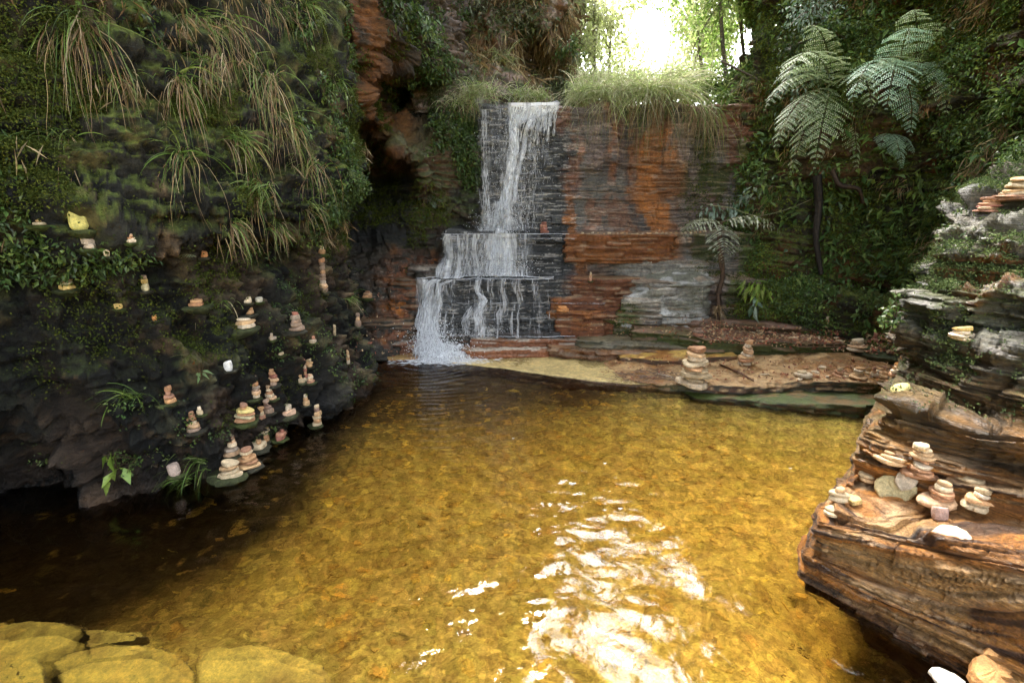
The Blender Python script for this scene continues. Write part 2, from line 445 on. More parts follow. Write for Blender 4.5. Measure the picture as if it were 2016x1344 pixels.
# ---- cliff between the left wall and the fall (columns in photograph pixels, rows down, depth in metres)
pxs = [520, 600, 660, 720, 780, 830, 870, 910, 945, 975]
rows = [(-900, [6.2, 6.0, 5.6, 5.6, 5.8, 6.4, 7.2, 8.2, 9.2, 10.]),
        (-350, [6.0, 5.9, 5.5, 5.5, 5.7, 6.2, 7.0, 8.0, 9.0, 9.8]),
        (0,    [5.9, 5.8, 5.3, 5.3, 5.5, 6.1, 6.8, 7.8, 8.9, 9.5]),
        (90,   [5.9, 5.8, 5.3, 5.25, 5.5, 6.0, 6.6, 7.6, 8.7, 9.3]),
        (135,  [5.9, 5.9, 5.4, 5.3, 5.7, 6.2, 6.5, 7.3, 8.4, 9.1]),
        (160,  [5.9, 6.2, 5.7, 5.4, 7.6, 8.2, 7.3, 7.1, 8.0, 8.8]),
        (200,  [6.0, 6.6, 6.5, 5.5, 7.9, 8.3, 7.4, 6.8, 7.2, 8.0]),
        (240,  [6.0, 6.8, 7.6, 5.8, 6.6, 7.2, 6.6, 6.55, 6.75, 7.2]),
        (300,  [6.1, 7.0, 8.0, 7.4, 5.9, 6.1, 6.4, 6.6, 6.72, 7.]),
        (345,  [6.1, 7.0, 8.0, 7.9, 7.2, 6.2, 6.4, 6.6, 6.74, 7.]),
        (420,  [6.1, 6.7, 6.9, 6.9, 6.8, 6.6, 6.6, 6.68, 6.78, 7.]),
        (500,  [6.0, 6.5, 6.6, 6.6, 6.6, 6.65, 6.7, 6.75, 6.85, 7.]),
        (528,  [5.9, 6.3, 6.4, 6.35, 6.3, 6.5, 6.7, 6.8, 6.9, 7.]),
        (575,  [5.8, 6.1, 6.2, 6.15, 6.1, 6.2, 6.6, 6.8, 6.9, 7.]),
        (640,  [5.7, 5.9, 5.95, 5.95, 5.95, 6.1, 6.5, 6.8, 6.9, 7.]),
        (672,  [5.6, 5.8, 5.75, 5.7, 5.75, 6.0, 6.5, 6.8, 6.9, 7.]),
        (705,  [5.5, 5.6, 5.55, 5.52, 5.6, 5.9, 6.5, 6.8, 6.9, 7.]),
        (800,  [5.4, 5.5, 5.5, 5.5, 5.6, 5.9, 6.5, 6.8, 6.9, 7.])]
P = np.array([[atY(px, py, Y) for px, Y in zip(pxs, Ys)] for py, Ys in rows])
G = net(P, 520, 330, dr=[.2, .5] + [1] * 15, dc=None)
Nn = arr_normals(G)
if Nn[260, 160, 1] > 0: Nn = -Nn
lat = G[..., 0]; z = G[..., 2]
warp = fbm(G, .8, 3, 103)
lower = sstep(1.2, .9, z)
D = .13 * fbm(G, 1.4, 4, 111) + .10 * (strata(z + .1 * warp, lat + G[..., 1], 15, .16, .4) - .5) + .05 * (strata(z + .05 * warp, lat, 18, .05, .25) - .5)
c1, c2, cid = cells(G, 2.6, 131)
D += (1 - lower) * (.12 * (cid - .5)) + .02 * fbm(G, 12, 3, 117)
D += (1 - lower) * .05 * fbm(G * np.array([1, 1, .4]), 6, 3, 118)
G = G + Nn * D[..., None]
N2 = arr_normals(G)
if N2[260, 160, 1] > 0: N2 = -N2
n1 = fbm(G, 1.8, 5, 141); n2 = fbm(G, 6, 4, 143); n3 = fbm(G, 22, 3, 145)
x = G[..., 0]
col = mix(np.broadcast_to(BROWN * 1.1, G.shape), DARK, sstep(-.1, .5, n1))
orn = sstep(1.9, 2.4, z) * sstep(-1.0, -1.35, x) * sstep(-.45, .25, n2 + .3 * n1)
col = mix(col, ORANGE * .55, orn * .75)
col = mix(col, MAUVE * .8, sstep(-.9, -.4, x) * sstep(2.7, 3.1, z) * sstep(-.4, .3, n2))
col = mix(col, MOSS * .8, sstep(.0, .5, N2[..., 2] + .5 * n2 + .2) * sstep(.9, 1.3, z) * sstep(2.9, 2.2, z) * .8)
col = mix(col, BLACK, sstep(1.8, 1.2, z) * sstep(.6, 1.0, z) * .7)
col = mix(col, BLACK * .8, sstep(-1.15, -1.35, x) * sstep(1.1, 1.3, z) * sstep(2.25, 2.0, z) * .9)  # shade of the deep recess left of the fall painted in as black
red = lower * sstep(-1.75, -1.3, x)
col = mix(col, RUST * .9, red * sstep(-.4, .3, n2 + .5 * n3))
col = mix(col, ORANGE * .8, red * sstep(.35, .6, n2))
col = mix(col, DARK * 1.2, lower * sstep(.0, .5, fbm(G * np.array([1, 1, 4]), 5, 3, 150)) * .6)
col = mix(col, PALE * .7, lower * sstep(.6, .95, N2[..., 2]) * sstep(.1, .5, n3) * .6)
wet = np.clip(lower * .7 + .2, 0, 1)
add_surface('cliff', G, np.concatenate([col, wet[..., None]], -1), M_back)
WB = (G.reshape(-1, 3), N2.reshape(-1, 3))

# ---- the stepped wall of the fall: X columns, profile rows (Y, z)
X = [-1.35, -1.08, -.98, -.88, -.8, -.45, -.38, 0, .5, .8, 1.2, 1.8, 2.15, 2.3, 2.7, 3.1, 3.6]
def prof(x):
    t1 = 5.90 + .03 * math.sin(x * 3)
    t2 = 6.22 if x > -.86 else 6.7
    z2 = 1.37 if x > -.86 else .92
    t3 = 6.55 if x > -.42 else 6.95
    lz = .95 if x < -1.0 else .87
    if x < -1.2: t1 = 6.5
    bul = max(0, 1 - abs(x - 1.95) / .75)        # the pale bulge of rock at the right
    y1 = t1 - .08 * bul if x < 2.2 else 5.95
    fr = [(y1 - .05, -.5), (y1, .1), (y1 + .005 - .1 * bul, .35), (y1 + .02 - .1 * bul, .6), (y1 + .03, lz - .02), (t2 - .05 if x < 1.2 else t2 - .03 - .12 * bul, lz), (t2 - .01 - .12 * bul, lz + .12), (t2 - .06 * bul, lz + .25 if z2 > 1 else lz + .02), (t2 + .02, z2 - .01),
          (t3 - .03, z2 + .015), (t3, z2 + .1), (t3 + .04, 1.9 if z2 > 0 else 1.9), (t3 + .06, 2.4), (t3 + .07, 2.83), (t3 + .12, 2.87), (t3 + .9, 2.92), (t3 + 3, 3.2), (t3 + 6, 3.9)]
    jz = .035 * math.sin(x * 5.1) + .03 * math.sin(x * 11.3 + 1) if x > .6 else 0
    return [(x, y, z_ + (jz if 12 <= k_ <= 15 else 0)) for k_, (y, z_) in enumerate(fr)]
P = np.array([prof(x) for x in X]).transpose(1, 0, 2)
G = net(P, 760, 760, smooth_r=False, smooth_c=True, dr=[.5, 1, 1, 1, 1, .9, 1, 1, 1, .9, 1, 1, 1, 1, 1, .4, .1, .03])
Nn = arr_normals(G)
if Nn[300, 380, 1] > 0: Nn = -Nn
x = G[..., 0]; z = G[..., 2]
warp = fbm(G, .8, 3, 203)
tt = z + .035 * warp + .012 * x
vert = sstep(.8, .3, np.abs(Nn[..., 2])); top3w = sstep(1.5, 1.8, z)
D = .035 * fbm(G, 1.6, 4, 211)
D += vert * (.05 * (strata(tt, x, 25, .11, .5) - .5) + .028 * (strata(tt + .01 * fbm(G, 5, 2, 6), x, 28, .034, .3) - .5) + .01 * (strata(tt, x, 29, .014, .2) - .5))
D += (1 - vert) * .012 * fbm(G, 6, 3, 219)
c1, c2, cid = cells(G * np.array([1, 1, 2.2]), 2.2, 231)
D += vert * .05 * (cid - .5) + .05 * (strata(z * .35 + .3, x + .05 * warp, 36, .16, .38) - .5) * sstep(1.5, 1.3, z) + .10 * (strata(z * .2 + .3, x + .1 * warp, 37, .3, .33) - .5) * top3w * sstep(.6, .8, x) + .006 * fbm(G, 20, 3, 217)
back = sstep(6.8, 7.6, G[..., 1])
D += back * .12 * fbm(G, 1.2, 3, 220)
# big fallen-away steps in the lower tier on the right
D += vert * sstep(1.0, .7, z) * .12 * (strata(tt, x, 33, .16, .4) - .5) * sstep(.4, .8, x)
G = G + Nn * D[..., None]
N2 = arr_normals(G)
if N2[300, 380, 1] > 0: N2 = -N2
n1 = fbm(G, 1.7, 4, 241); n2 = fbm(G * np.array([1, 1, .5]), 5, 4, 243); n3 = fbm(G * np.array([1, 1, 5]), 8, 4, 245)
xw = x + .1 * n2 + .16 * fbm(G * np.array([1, 1, 1.6]), 1.3, 3, 271) + .10 * (strata(z, 0 * x, 272, .12, 9) - .5)
top3 = sstep(1.36, 1.42, z)
grey = mix(np.broadcast_to(GREY * 1.0, G.shape), MAUVE * .7, sstep(-.2, .4, n1))
grey = mix(grey, rgb(.07, .075, .05), sstep(.0, .5, n2) * sstep(1.2, 2.0, x))
col = mix(grey, SLATE, sstep(.85, .62, xw + .15 * n1))
col = mix(col, RUST * 1.15, sstep(.55, .75, xw) * sstep(2.6, 1.9, x) * sstep(-.05, .5, n2 + .3 * n3) * .55)
col = mix(col, ORANGE * .8, sstep(.9, 1.1, xw) * sstep(2.5, 2.2, x) * sstep(.45, .8, n2 + .4 * n1) * top3w * .35)
edge = sstep(.08, .03, np.abs(xw - .72)) * sstep(2.1, 1.6, z)
col = mix(col, ORANGE * .7, edge * .8)
st = sstep(.16, .08, np.abs(x + .12 * n2 - 1.78 - .05 * np.sin(z * 5))) * top3 * sstep(2.75, 2.55, z)
st2 = sstep(.2, .1, np.abs(xw - 1.72)) * top3 * sstep(2.1, 1.8, z)
st3 = sstep(.45, .3, np.abs(x - 1.65)) * sstep(1.02, 1.08, z) * (1 - top3)
col = mix(col, ORANGE, np.clip(st * .9 + st2 * .6 + st3 * (.75 + .25 * n3), 0, 1) * (.75 + .25 * sstep(-.5, .2, n3)))
st4 = sstep(.06, .02, np.abs(xw - 1.5)) * top3 + sstep(.1, .05, np.abs(xw - 1.2)) * top3 * sstep(-.2, .4, n1)
col = mix(col, SLATE * 1.8, np.clip(st4, 0, 1) * .7)
col = mix(col, RUST * .7, sstep(2.35, 2.7, x) * top3 * sstep(-.5, .2, n1) * .8)
col = mix(col, RUST * 1.1, sstep(2.45, 2.8, z) * sstep(1.9, 2.2, x) * .7)
col = mix(col, MOSS, sstep(2.05, 2.25, x) * sstep(.1, .5, n2 + .3 * n1 + .2 * (1.9 - z)) * .8)
pale = sstep(1.15, 1.35, xw) * sstep(2.35, 2.2, x) * sstep(1.12, 1.02, z + .06 * n1) * sstep(.38, .5, z) * sstep(-1.0, 0, n1 + (x - 1.4))
col = mix(col, rgb(.30, .29, .25), pale * (.8 + .2 * n3))
col = mix(col, rgb(.16, .17, .12), pale * sstep(0, .5, n1 - .8 * (z - .7)) * .7)
col = mix(col, MOSS * .9, sstep(.85, 1.0, x) * sstep(1.6, 1.4, x) * sstep(.65, .5, z) * sstep(-.2, .2, n2 + .3) * .9)
lowred = sstep(1.02, .85, z) * sstep(.5, .75, xw) * sstep(1.3, 1.0, x)
col = mix(col, mix(np.broadcast_to(RUST * .6, G.shape), ORANGE * .8, sstep(.1, .5, n3)), lowred * .85)
prot = D - fbm(G, 1.6, 4, 211) * .035
col = mix(col, PALE * .9, sstep(.25, .6, n3) * sstep(.5, .9, x) * vert * .4)
col = mix(col, rgb(.42, .40, .36), sstep(.32, .5, fbm(G * np.array([1, 1, 9]), 9, 3, 260)) * sstep(.9, .6, x) * vert * .55)
col = col * (.80 + .9 * sstep(-.02, .06, D))[..., None]  # edge highlights in the colour: protruding layers lighter, recesses darker
ledge = sstep(.6, .9, N2[..., 2]) * (1 - back)
col = mix(col, TAN * .8, ledge * sstep(.7, 1.0, x) * .6)
col = mix(col, SLATE * 1.1, ledge * sstep(.8, .5, x) * .9)
left = sstep(-.84, -.92, x)
col = mix(col, mix(np.broadcast_to(RUST * .5, G.shape), DARK, sstep(-.1, .3, n1)), left)
col = mix(col, MOSS, back * sstep(.7, 1, N2[..., 2] + .2 * n1) * .8)
wet = np.clip(sstep(1.0, .6, x) * .95 + .3 + .2 * st, 0, 1) * (1 - back)
add_surface('cliff', G, np.concatenate([col, wet[..., None]], -1), M_back)
WF = (G.reshape(-1, 3), N2.reshape(-1, 3))

# ---- upper cliff behind the lip, left of the bright gap
pxs = [800, 860, 920, 980, 1040, 1085, 1105, 1122, 1140]
rows = [(-700, [8.6, 8.6, 8.6, 8.4, 8.4, 8.6, 9.0, 9.8, 11]),
        (-200, [8.2, 8.2, 8.2, 8.0, 8.1, 8.3, 8.7, 9.6, 10.6]),
        (20,   [8.0, 7.9, 7.9, 7.8, 7.8, 7.9, 8.3, 9.3, 10.4]),
        (70,   [7.8, 7.6, 7.7, 7.7, 8.2, 8.0, 8.4, 9.3, 10.4]),
        (120,  [7.6, 7.3, 7.4, 7.7, 8.6, 8.6, 8.5, 9.2, 10.4]),
        (165,  [7.4, 7.1, 7.2, 7.4, 8.3, 8.7, 8.5, 9.2, 10.4]),
        (188,  [7.2, 6.9, 6.95, 7.1, 7.6, 8.3, 8.3, 9.2, 10.4]),
        (225,  [7.1, 6.9, 6.95, 7.1, 7.6, 8.3, 8.3, 9.2, 10.4])]
P = np.array([[atY(px, py, Y) for px, Y in zip(pxs, Ys)] for py, Ys in rows])
G = net(P, 330, 260, dr=[.3] + [1] * 6)
Nn = arr_normals(G)
if Nn[160, 100, 1] > 0: Nn = -Nn
c1, c2, cid = cells(G, 2.3, 331)
D = .16 * fbm(G, 1.3, 4, 311) + .12 * (cid - .5) + .07 * (strata(G[..., 2] + .1 * fbm(G, 1, 2, 3), G[..., 0], 35, .14, .4) - .5) + .03 * fbm(G, 9, 3, 317)
G = G + Nn * D[..., None]
N2 = arr_normals(G)
if N2[160, 100, 1] > 0: N2 = -N2
n1 = fbm(G, 1.8, 5, 341); n2 = fbm(G, 7, 4, 343)
col = mix(np.broadcast_to(MAUVE * 1.5, G.shape), BROWN * 1.6, sstep(-.2, .4, n1))
col = mix(col, DARK, sstep(.2, .5, n2) * .7)
col = mix(col, ORANGE * .6, sstep(.4, .6, fbm(G, 3, 3, 350)) * .6)
col = mix(col, MOSS * 1.2, sstep(.1, .6, N2[..., 2] + .4 * n2) * .7)
add_surface('cliff', G, np.concatenate([col, np.full(G.shape[:2] + (1,), .15)], -1), M_left)
WU = (G.reshape(-1, 3), N2.reshape(-1, 3))

# ---- right wall
pxs = [1400, 1450, 1500, 1560, 1620, 1700, 1780, 1860, 1940, 2040, 2250, 2700]
rows = [(-1500, [9.0, 8.2, 7.8, 7.3, 6.9, 6.4, 5.9, 5.4, 5.0, 4.5, 3.7, 2.5]),
        (-500,  [8.8, 8.0, 7.5, 7.0, 6.6, 6.1, 5.6, 5.1, 4.7, 4.2, 3.5, 2.4]),
        (-100,  [8.6, 7.8, 7.2, 6.7, 6.3, 5.8, 5.4, 4.9, 4.5, 4.1, 3.4, 2.3]),
        (40,    [8.4, 7.6, 7.0, 6.5, 6.2, 5.8, 5.6, 5.0, 4.5, 4.0, 3.3, 2.3]),
        (110,   [8.2, 7.3, 6.7, 6.3, 6.0, 5.6, 5.3, 4.8, 4.4, 4.0, 3.3, 2.3]),
        (170,   [8.0, 7.0, 6.5, 6.2, 5.8, 5.4, 5.1, 4.7, 4.3, 3.9, 3.3, 2.3]),
        (250,   [7.6, 6.9, 6.55, 6.1, 5.7, 5.35, 5.1, 4.7, 4.3, 3.9, 3.2, 2.3]),
        (330,   [7.2, 6.75, 6.45, 6.05, 5.75, 5.5, 5.2, 4.75, 4.3, 3.9, 3.2, 2.3]),
        (400,   [7.0, 6.65, 6.3, 6.0, 5.8, 5.6, 5.2, 4.75, 4.3, 3.85, 3.2, 2.3]),
        (470,   [6.8, 6.5, 6.2, 5.9, 5.75, 5.55, 5.2, 4.7, 4.3, 3.8, 3.1, 2.2]),
        (550,   [6.6, 6.3, 6.1, 5.85, 5.7, 5.5, 5.2, 4.7, 4.3, 3.8, 3.1, 2.2]),
        (570,   [6.5, 6.2, 6.05, 5.8, 5.6, 5.7, 5.35, 4.9, 4.4, 3.8, 3.1, 2.2]),
        (590,   [6.4, 6.1, 5.95, 5.75, 5.5, 5.2, 4.85, 4.6, 4.2, 3.7, 3.0, 2.2]),
        (640,   [6.2, 5.95, 5.85, 5.65, 5.4, 5.1, 4.8, 4.5, 4.1, 3.6, 3.0, 2.2]),
        (700,   [6.1, 5.85, 5.75, 5.5, 5.2, 4.95, 4.7, 4.4, 4.0, 3.6, 3.0, 2.2]),
        (760,   [6.0, 5.8, 5.7, 5.4, 5.1, 4.9, 4.7, 4.4, 4.0, 3.6, 3.0, 2.2])]
P = np.array([[atY(px + (70 - .7 * (px - 1400) if (py < 165 and px < 1500) else 0), py, Y) for px, Y in zip(pxs, Ys)] for py, Ys in rows])
G = net(P, 620, 620, dr=[.15, .5, 1] + [1] * 12, dc=[1] * 9 + [.4, .2])
Nn = arr_normals(G)
if Nn[300, 300, 1] > 0: Nn = -Nn
z = G[..., 2]; lat = G[..., 0] - G[..., 1]
warp = fbm(G, .8, 3, 403)
c1, c2, cid = cells(G * np.array([1, 1, 1.6]), 2.6, 431)
D = .12 * fbm(G, 1.3, 4, 411) + .1 * (cid - .5) + .09 * (strata(z + .1 * warp, lat, 45, .15, .5) - .5) + .04 * (strata(z + .06 * warp, lat, 47, .05, .3) - .5) + .03 * fbm(G, 9, 4, 417)
D += .06 * np.maximum(fbm(G, 4, 3, 419), 0)
G = G + Nn * D[..., None]
N2 = arr_normals(G)
if N2[300, 300, 1] > 0: N2 = -N2
n1 = fbm(G, 1.8, 5, 441); n2 = fbm(G, 6, 4, 443); n3 = fbm(G, 22, 3, 445)
col = mix(np.broadcast_to(BROWN * 1.2, G.shape), DARK * 1.2, sstep(-.3, .3, n1))
col = mix(col, RUST * 1.0, sstep(.3, .6, fbm(G, 3, 3, 450)) * .6)
col = mix(col, MOSS, sstep(-.1, .45, N2[..., 2] + .4 * n2 + .25 * n1) * .85)
col = mix(col, MOSS2, sstep(.35, .8, N2[..., 2] + .3 * n3 + .2 * n1) * .7)
add_surface('cliff', G, np.concatenate([col, np.full(G.shape[:2] + (1,), .2)], -1), M_left)
WR = (G.reshape(-1, 3), N2.reshape(-1, 3))

# ------------------------------------------------------------------ slabs of bedrock (plan outline, bottom, top)
def resample(poly, step):
    poly = np.asarray(poly, float); q = np.vstack([poly, poly[:1]])
    seg = np.linalg.norm(np.diff(q[:, :2], axis=0), axis=1); s = np.concatenate([[0], np.cumsum(seg)])
    n = max(12, int(s[-1] / step)); t = np.linspace(0, s[-1], n, endpoint=False)
    return np.stack([np.interp(t, s, q[:, k]) for k in range(q.shape[1])], -1)
def slab_grid(poly, z0, z1f, step=.015, vs=.012, amp=.02, seed=1, lay=.035, wob=.03, inner=24, topamp=.006):
    R = resample(poly, step); n = len(R)
    t = np.roll(R, -1, 0) - np.roll(R, 1, 0)
    area = 0.5 * np.sum(R[:, 0] * np.roll(R[:, 1], -1) - np.roll(R[:, 0], -1) * R[:, 1])
    nrm = np.stack([t[:, 1], -t[:, 0]], -1); nrm /= np.linalg.norm(nrm, axis=1, keepdims=True) + 1e-9
    if area < 0: nrm = -nrm
    R3 = np.concatenate([R, np.zeros((n, 1))], -1)
    R = R + nrm * (wob * fbm(R3, 2.5, 4, seed))[:, None]
    c = R.mean(0)
    zt = z1f(R[:, 0], R[:, 1])
    nz = max(4, int((zt.mean() - z0) / vs))
    rings = []
    lat = np.arange(n) * step
    for k in range(nz + 1):
        f = k / nz
        z_ = z0 + (zt - z0) * f
        hz = z_ - 0.0
        d = amp * (strata(hz, lat, seed + 3, lay, .35) - .4) * 2 + amp * .5 * (strata(hz, lat, seed + 5, lay * .4, .2) - .5)
        P3 = np.concatenate([R, z_[:, None]], -1)
        d = d + amp * .7 * fbm(P3, 7, 3, seed + 1)
        edge = sstep(.0, .02, zt - z_)
        d = d - (1 - edge) * .006
        rings.append(np.concatenate([R + nrm * d[:, None], z_[:, None]], -1))
    last = rings[-1][:, :2]
    for k in range(1, inner + 1):
        f = (k / inner) ** 1.0 * .995
        xy = last * (1 - f) + c * f
        P3 = np.concatenate([xy, np.zeros((n, 1))], -1)
        h = topamp * (fbm(P3, 4, 4, seed + 8) + .6 * fbm(P3, 18, 2, seed + 9)) + topamp * 1.5 * (strata(fbm(P3, .7, 2, seed + 10) * .5, xy[:, 0], seed, .06, 4) - .3)
        zz = z1f(xy[:, 0], xy[:, 1]) + h * min(1, k / 2)
        rings.append(np.concatenate([xy, zz[:, None]], -1))
    return np.array(rings)
def slab(name, poly, z0, z1f, colf, mat, kind='structure', label=None, cat=None, **kw):
    if not callable(z1f):
        zc = z1f; z1f = lambda x, y: np.full(np.shape(x), zc, float)
    R = np.asarray(poly, float)
    a = 0.5 * np.sum(R[:, 0] * np.roll(R[:, 1], -1) - np.roll(R[:, 0], -1) * R[:, 1])
    if a < 0: poly = poly[::-1]
    G = slab_grid(poly, z0, z1f, **kw)
    Nn = arr_normals(G, True)
    col = colf(G, Nn)
    o = add_surface(name, G, col, mat, closed=True, kind=kind, label=label, cat=cat, cap=True)
    return G, Nn
def shelf_col(G, Nn, base=TAN, side=DARK, moss=.0, red=.3, wetv=.5, sd=1, gold=0):
    n1 = fbm(G, 2.2, 4, 500 + sd); n2 = fbm(G, 8, 4, 510 + sd); n3 = fbm(G * np.array([1, 1, 8]), 9, 3, 520 + sd)
    up = sstep(.4, .8, Nn[..., 2])
    top = mix(np.broadcast_to(base, G.shape), base * .5, sstep(-.1, .5, n1))
    top = mix(top, RUST, red * sstep(.0, .5, n2))
    top = mix(top, ORANGE * .9, gold * sstep(-.2, .3, n2 + n1))
    s = mix(np.broadcast_to(side, G.shape), RUST * .9, red * sstep(-.2, .5, n3))
    s = mix(s, ORANGE * .6, red * sstep(.3, .6, n1 + .3 * n3))
    s = mix(s, MOSS * .9, np.clip(moss * sstep(-.6, .2, n1 + .4 * n2), 0, 1))
    top = mix(top, MOSS2, moss * sstep(.1, .5, n2 + .2 * n1) * .5)
    col = mix(s, top, up)
    w = np.clip(wetv + .4 * n1, 0, 1)
    return np.concatenate([col, w[..., None]], -1)
tilt = lambda x, y: .025 + .085 * np.clip(x - 1.0, 0, 2.3) + 0 * y
# thin wet slab just above the water in front of the steps
slab('rock_shelf', [atZ(px, py, .012)[:2] for px, py in [(855, 712), (930, 716), (990, 722), (1080, 736), (1160, 750), (1235, 757), (1330, 760), (1400, 757), (1420, 700), (1200, 690), (900, 690), (800, 700)]], -.5, lambda x, y: .006 + .016 * np.clip(x + .3, 0, 2), lambda G, Nn: shelf_col(G, Nn, base=rgb(.55, .42, .17), side=BROWN, red=.12, wetv=.7, sd=1), M_shelf, amp=.012, seed=61, topamp=.003)
# main shelf
slab('rock_shelf', [(1.12, 4.74), (1.2, 4.64), (1.5, 4.50), (2.07, 4.31), (2.4, 4.3), (2.7, 4.27), (3.1, 4.2), (3.5, 4.22), (4.4, 4.3), (4.4, 6.1), (1.3, 6.1), (.95, 5.4), (1.0, 5.0)], -.6, tilt, lambda G, Nn: shelf_col(G, Nn, base=rgb(.42, .27, .12), side=DARK * 2.2, moss=.6, red=.6, wetv=.45, sd=2, gold=.5), M_shelf, amp=.03, seed=62, topamp=.014, inner=70)
# its lower, protruding courses
slab('rock_shelf', [(1.55, 4.46), (1.8, 4.28), (2.3, 4.12), (2.7, 3.99), (3.2, 3.86), (3.8, 3.75), (4.4, 3.8), (4.4, 4.9), (1.8, 4.9)], -.6, lambda x, y: .0 + .10 * np.clip((x - 1.6) / 1.5, 0, 1) + 0 * y, lambda G, Nn: shelf_col(G, Nn, base=MOSS * 1.2, side=DARK * 2, moss=.8, red=.9, wetv=.35, sd=3), M_shelf, amp=.04, seed=63, lay=.05)
# thin sheets lying on the shelf
slab('rock_shelf', [(1.15, 5.32), (1.6, 5.12), (2.3, 5.06), (2.35, 5.5), (1.2, 5.6)], 0, lambda x, y: tilt(x, y) + .05, lambda G, Nn: shelf_col(G, Nn, base=rgb(.52, .33, .08), side=BROWN, red=.4, wetv=.5, sd=4, gold=.7), M_shelf, amp=.015, seed=64)
slab('rock_shelf', [(.42, 5.62), (.85, 5.45), (1.3, 5.42), (1.9, 5.5), (1.9, 6.0), (.4, 6.0)], -.3, .13, lambda G, Nn: shelf_col(G, Nn, base=TAN * .8, side=RUST * .7, red=.5, moss=.15, wetv=.6, sd=5), M_shelf, amp=.04, seed=65)
slab('rock_shelf', [(.75, 5.66), (1.1, 5.56), (1.6, 5.5), (2.2, 5.4), (2.2, 6.1), (.75, 6.1)], 0, .21, lambda G, Nn: shelf_col(G, Nn, base=rgb(.2, .17, .1), side=GREY * .6, red=.2, moss=.4, wetv=.5, sd=6), M_shelf, amp=.04, seed=66)
# mossy riser with the litter-covered terrace
slab('rock_shelf', [(1.35, 5.62), (1.7, 5.5), (1.95, 5.38), (2.05, 5.24), (2.6, 5.15), (3.1, 5.1), (3.7, 5.0), (4.5, 4.95), (4.6, 6.4), (1.5, 6.4)], 0, lambda x, y: .315 + .05 * np.clip(y - 5.2, 0, 1) + 0 * x, lambda G, Nn: shelf_col(G, Nn, base=rgb(.2, .12, .07), side=MOSS * .9, moss=.75, red=.3, wetv=.15, sd=7), M_shelf, amp=.03, seed=67, inner=50, topamp=.012)
slab('rock_shelf', [(1.5, 5.95), (1.95, 5.78), (2.5, 5.66), (3.2, 5.45), (4.0, 5.2), (4.4, 6.3), (1.4, 6.4)], .2, lambda x, y: .40 + 0 * x, lambda G, Nn: shelf_col(G, Nn, base=rgb(.2, .12, .08), side=BROWN, moss=.4, red=.5, wetv=.1, sd=8), M_shelf, amp=.03, seed=68, inner=40, topamp=.012)
# dark mossy block on the terrace at the right
slab('rock_shelf', [(3.42, 4.78), (3.55, 4.66), (3.8, 4.6), (4.2, 4.62), (4.3, 5.2), (3.45, 5.15)], .1, lambda x, y: .33 + 0 * x, lambda G, Nn: shelf_col(G, Nn, base=MOSS, side=DARK, moss=.7, red=.2, wetv=.3, sd=9), M_shelf, amp=.04, seed=69)
# steps at the foot of the fall
slab('rock_shelf', [(-.56, 5.66), (-.5, 5.58), (0, 5.58), (.42, 5.6), (.46, 5.7), (.42, 6.05), (-.55, 6.05)], -.4, .105, lambda G, Nn: shelf_col(G, Nn, base=PALE * 1.1, side=RUST * 1.1, red=.8, wetv=.8, sd=10, gold=.3), M_shelf, amp=.016, seed=70)
slab('rock_shelf', [(-.5, 5.76), (0, 5.72), (.5, 5.73), (.9, 5.7), (1.2, 5.72), (1.3, 6.1), (-.5, 6.1)], 0, .19, lambda G, Nn: shelf_col(G, Nn, base=PALE * 1.0, side=RUST * .8, red=.7, wetv=.8, sd=11, gold=.2), M_shelf, amp=.016, seed=71)
slab('rock_shelf', [(-1.0, 5.86), (-.6, 5.84), (-.45, 5.9), (-.45, 6.1), (-1.0, 6.1)], 0, .22, lambda G, Nn: shelf_col(G, Nn, base=GREY, side=DARK, red=.3, wetv=.9, sd=12), M_shelf, amp=.02, seed=72)
# blocks that step out of the wall right of the fall
slab('rock_shelf', [(.62, 6.16), (1.0, 6.13), (1.5, 6.12), (1.93, 6.14), (2.0, 6.3), (2.0, 6.6), (.6, 6.6)], 1.03, 1.365, lambda G, Nn: shelf_col(G, Nn, base=TAN * .8, side=ORANGE * .5, red=.9, wetv=.5, sd=21, gold=.2), M_back, amp=.034, seed=81, lay=.05, wob=.08)
slab('rock_shelf', [(.52, 5.86), (.8, 5.80), (1.08, 5.82), (1.2, 5.9), (1.2, 6.3), (.5, 6.3)], .1, .50, lambda G, Nn: shelf_col(G, Nn, base=TAN * .9, side=RUST * .7, red=.9, wetv=.6, sd=22, gold=.6), M_back, amp=.035, seed=82, lay=.06, wob=.05)
slab('rock_shelf', [(.45, 5.93), (.8, 5.88), (1.2, 5.87), (1.35, 5.95), (1.35, 6.3), (.45, 6.3)], .4, .66, lambda G, Nn: shelf_col(G, Nn, base=TAN * .8, side=RUST * .5, red=.8, wetv=.6, sd=23), M_back, amp=.035, seed=83, lay=.05, wob=.05)
slab('rock_shelf', [(.7, 5.99), (1.0, 5.94), (1.3, 5.95), (1.45, 6.05), (1.4, 6.4), (.7, 6.4)], .6, .87, lambda G, Nn: shelf_col(G, Nn, base=TAN * .8, side=RUST * .5, red=.7, wetv=.6, sd=24), M_back, amp=.04, seed=84, lay=.05, wob=.06)
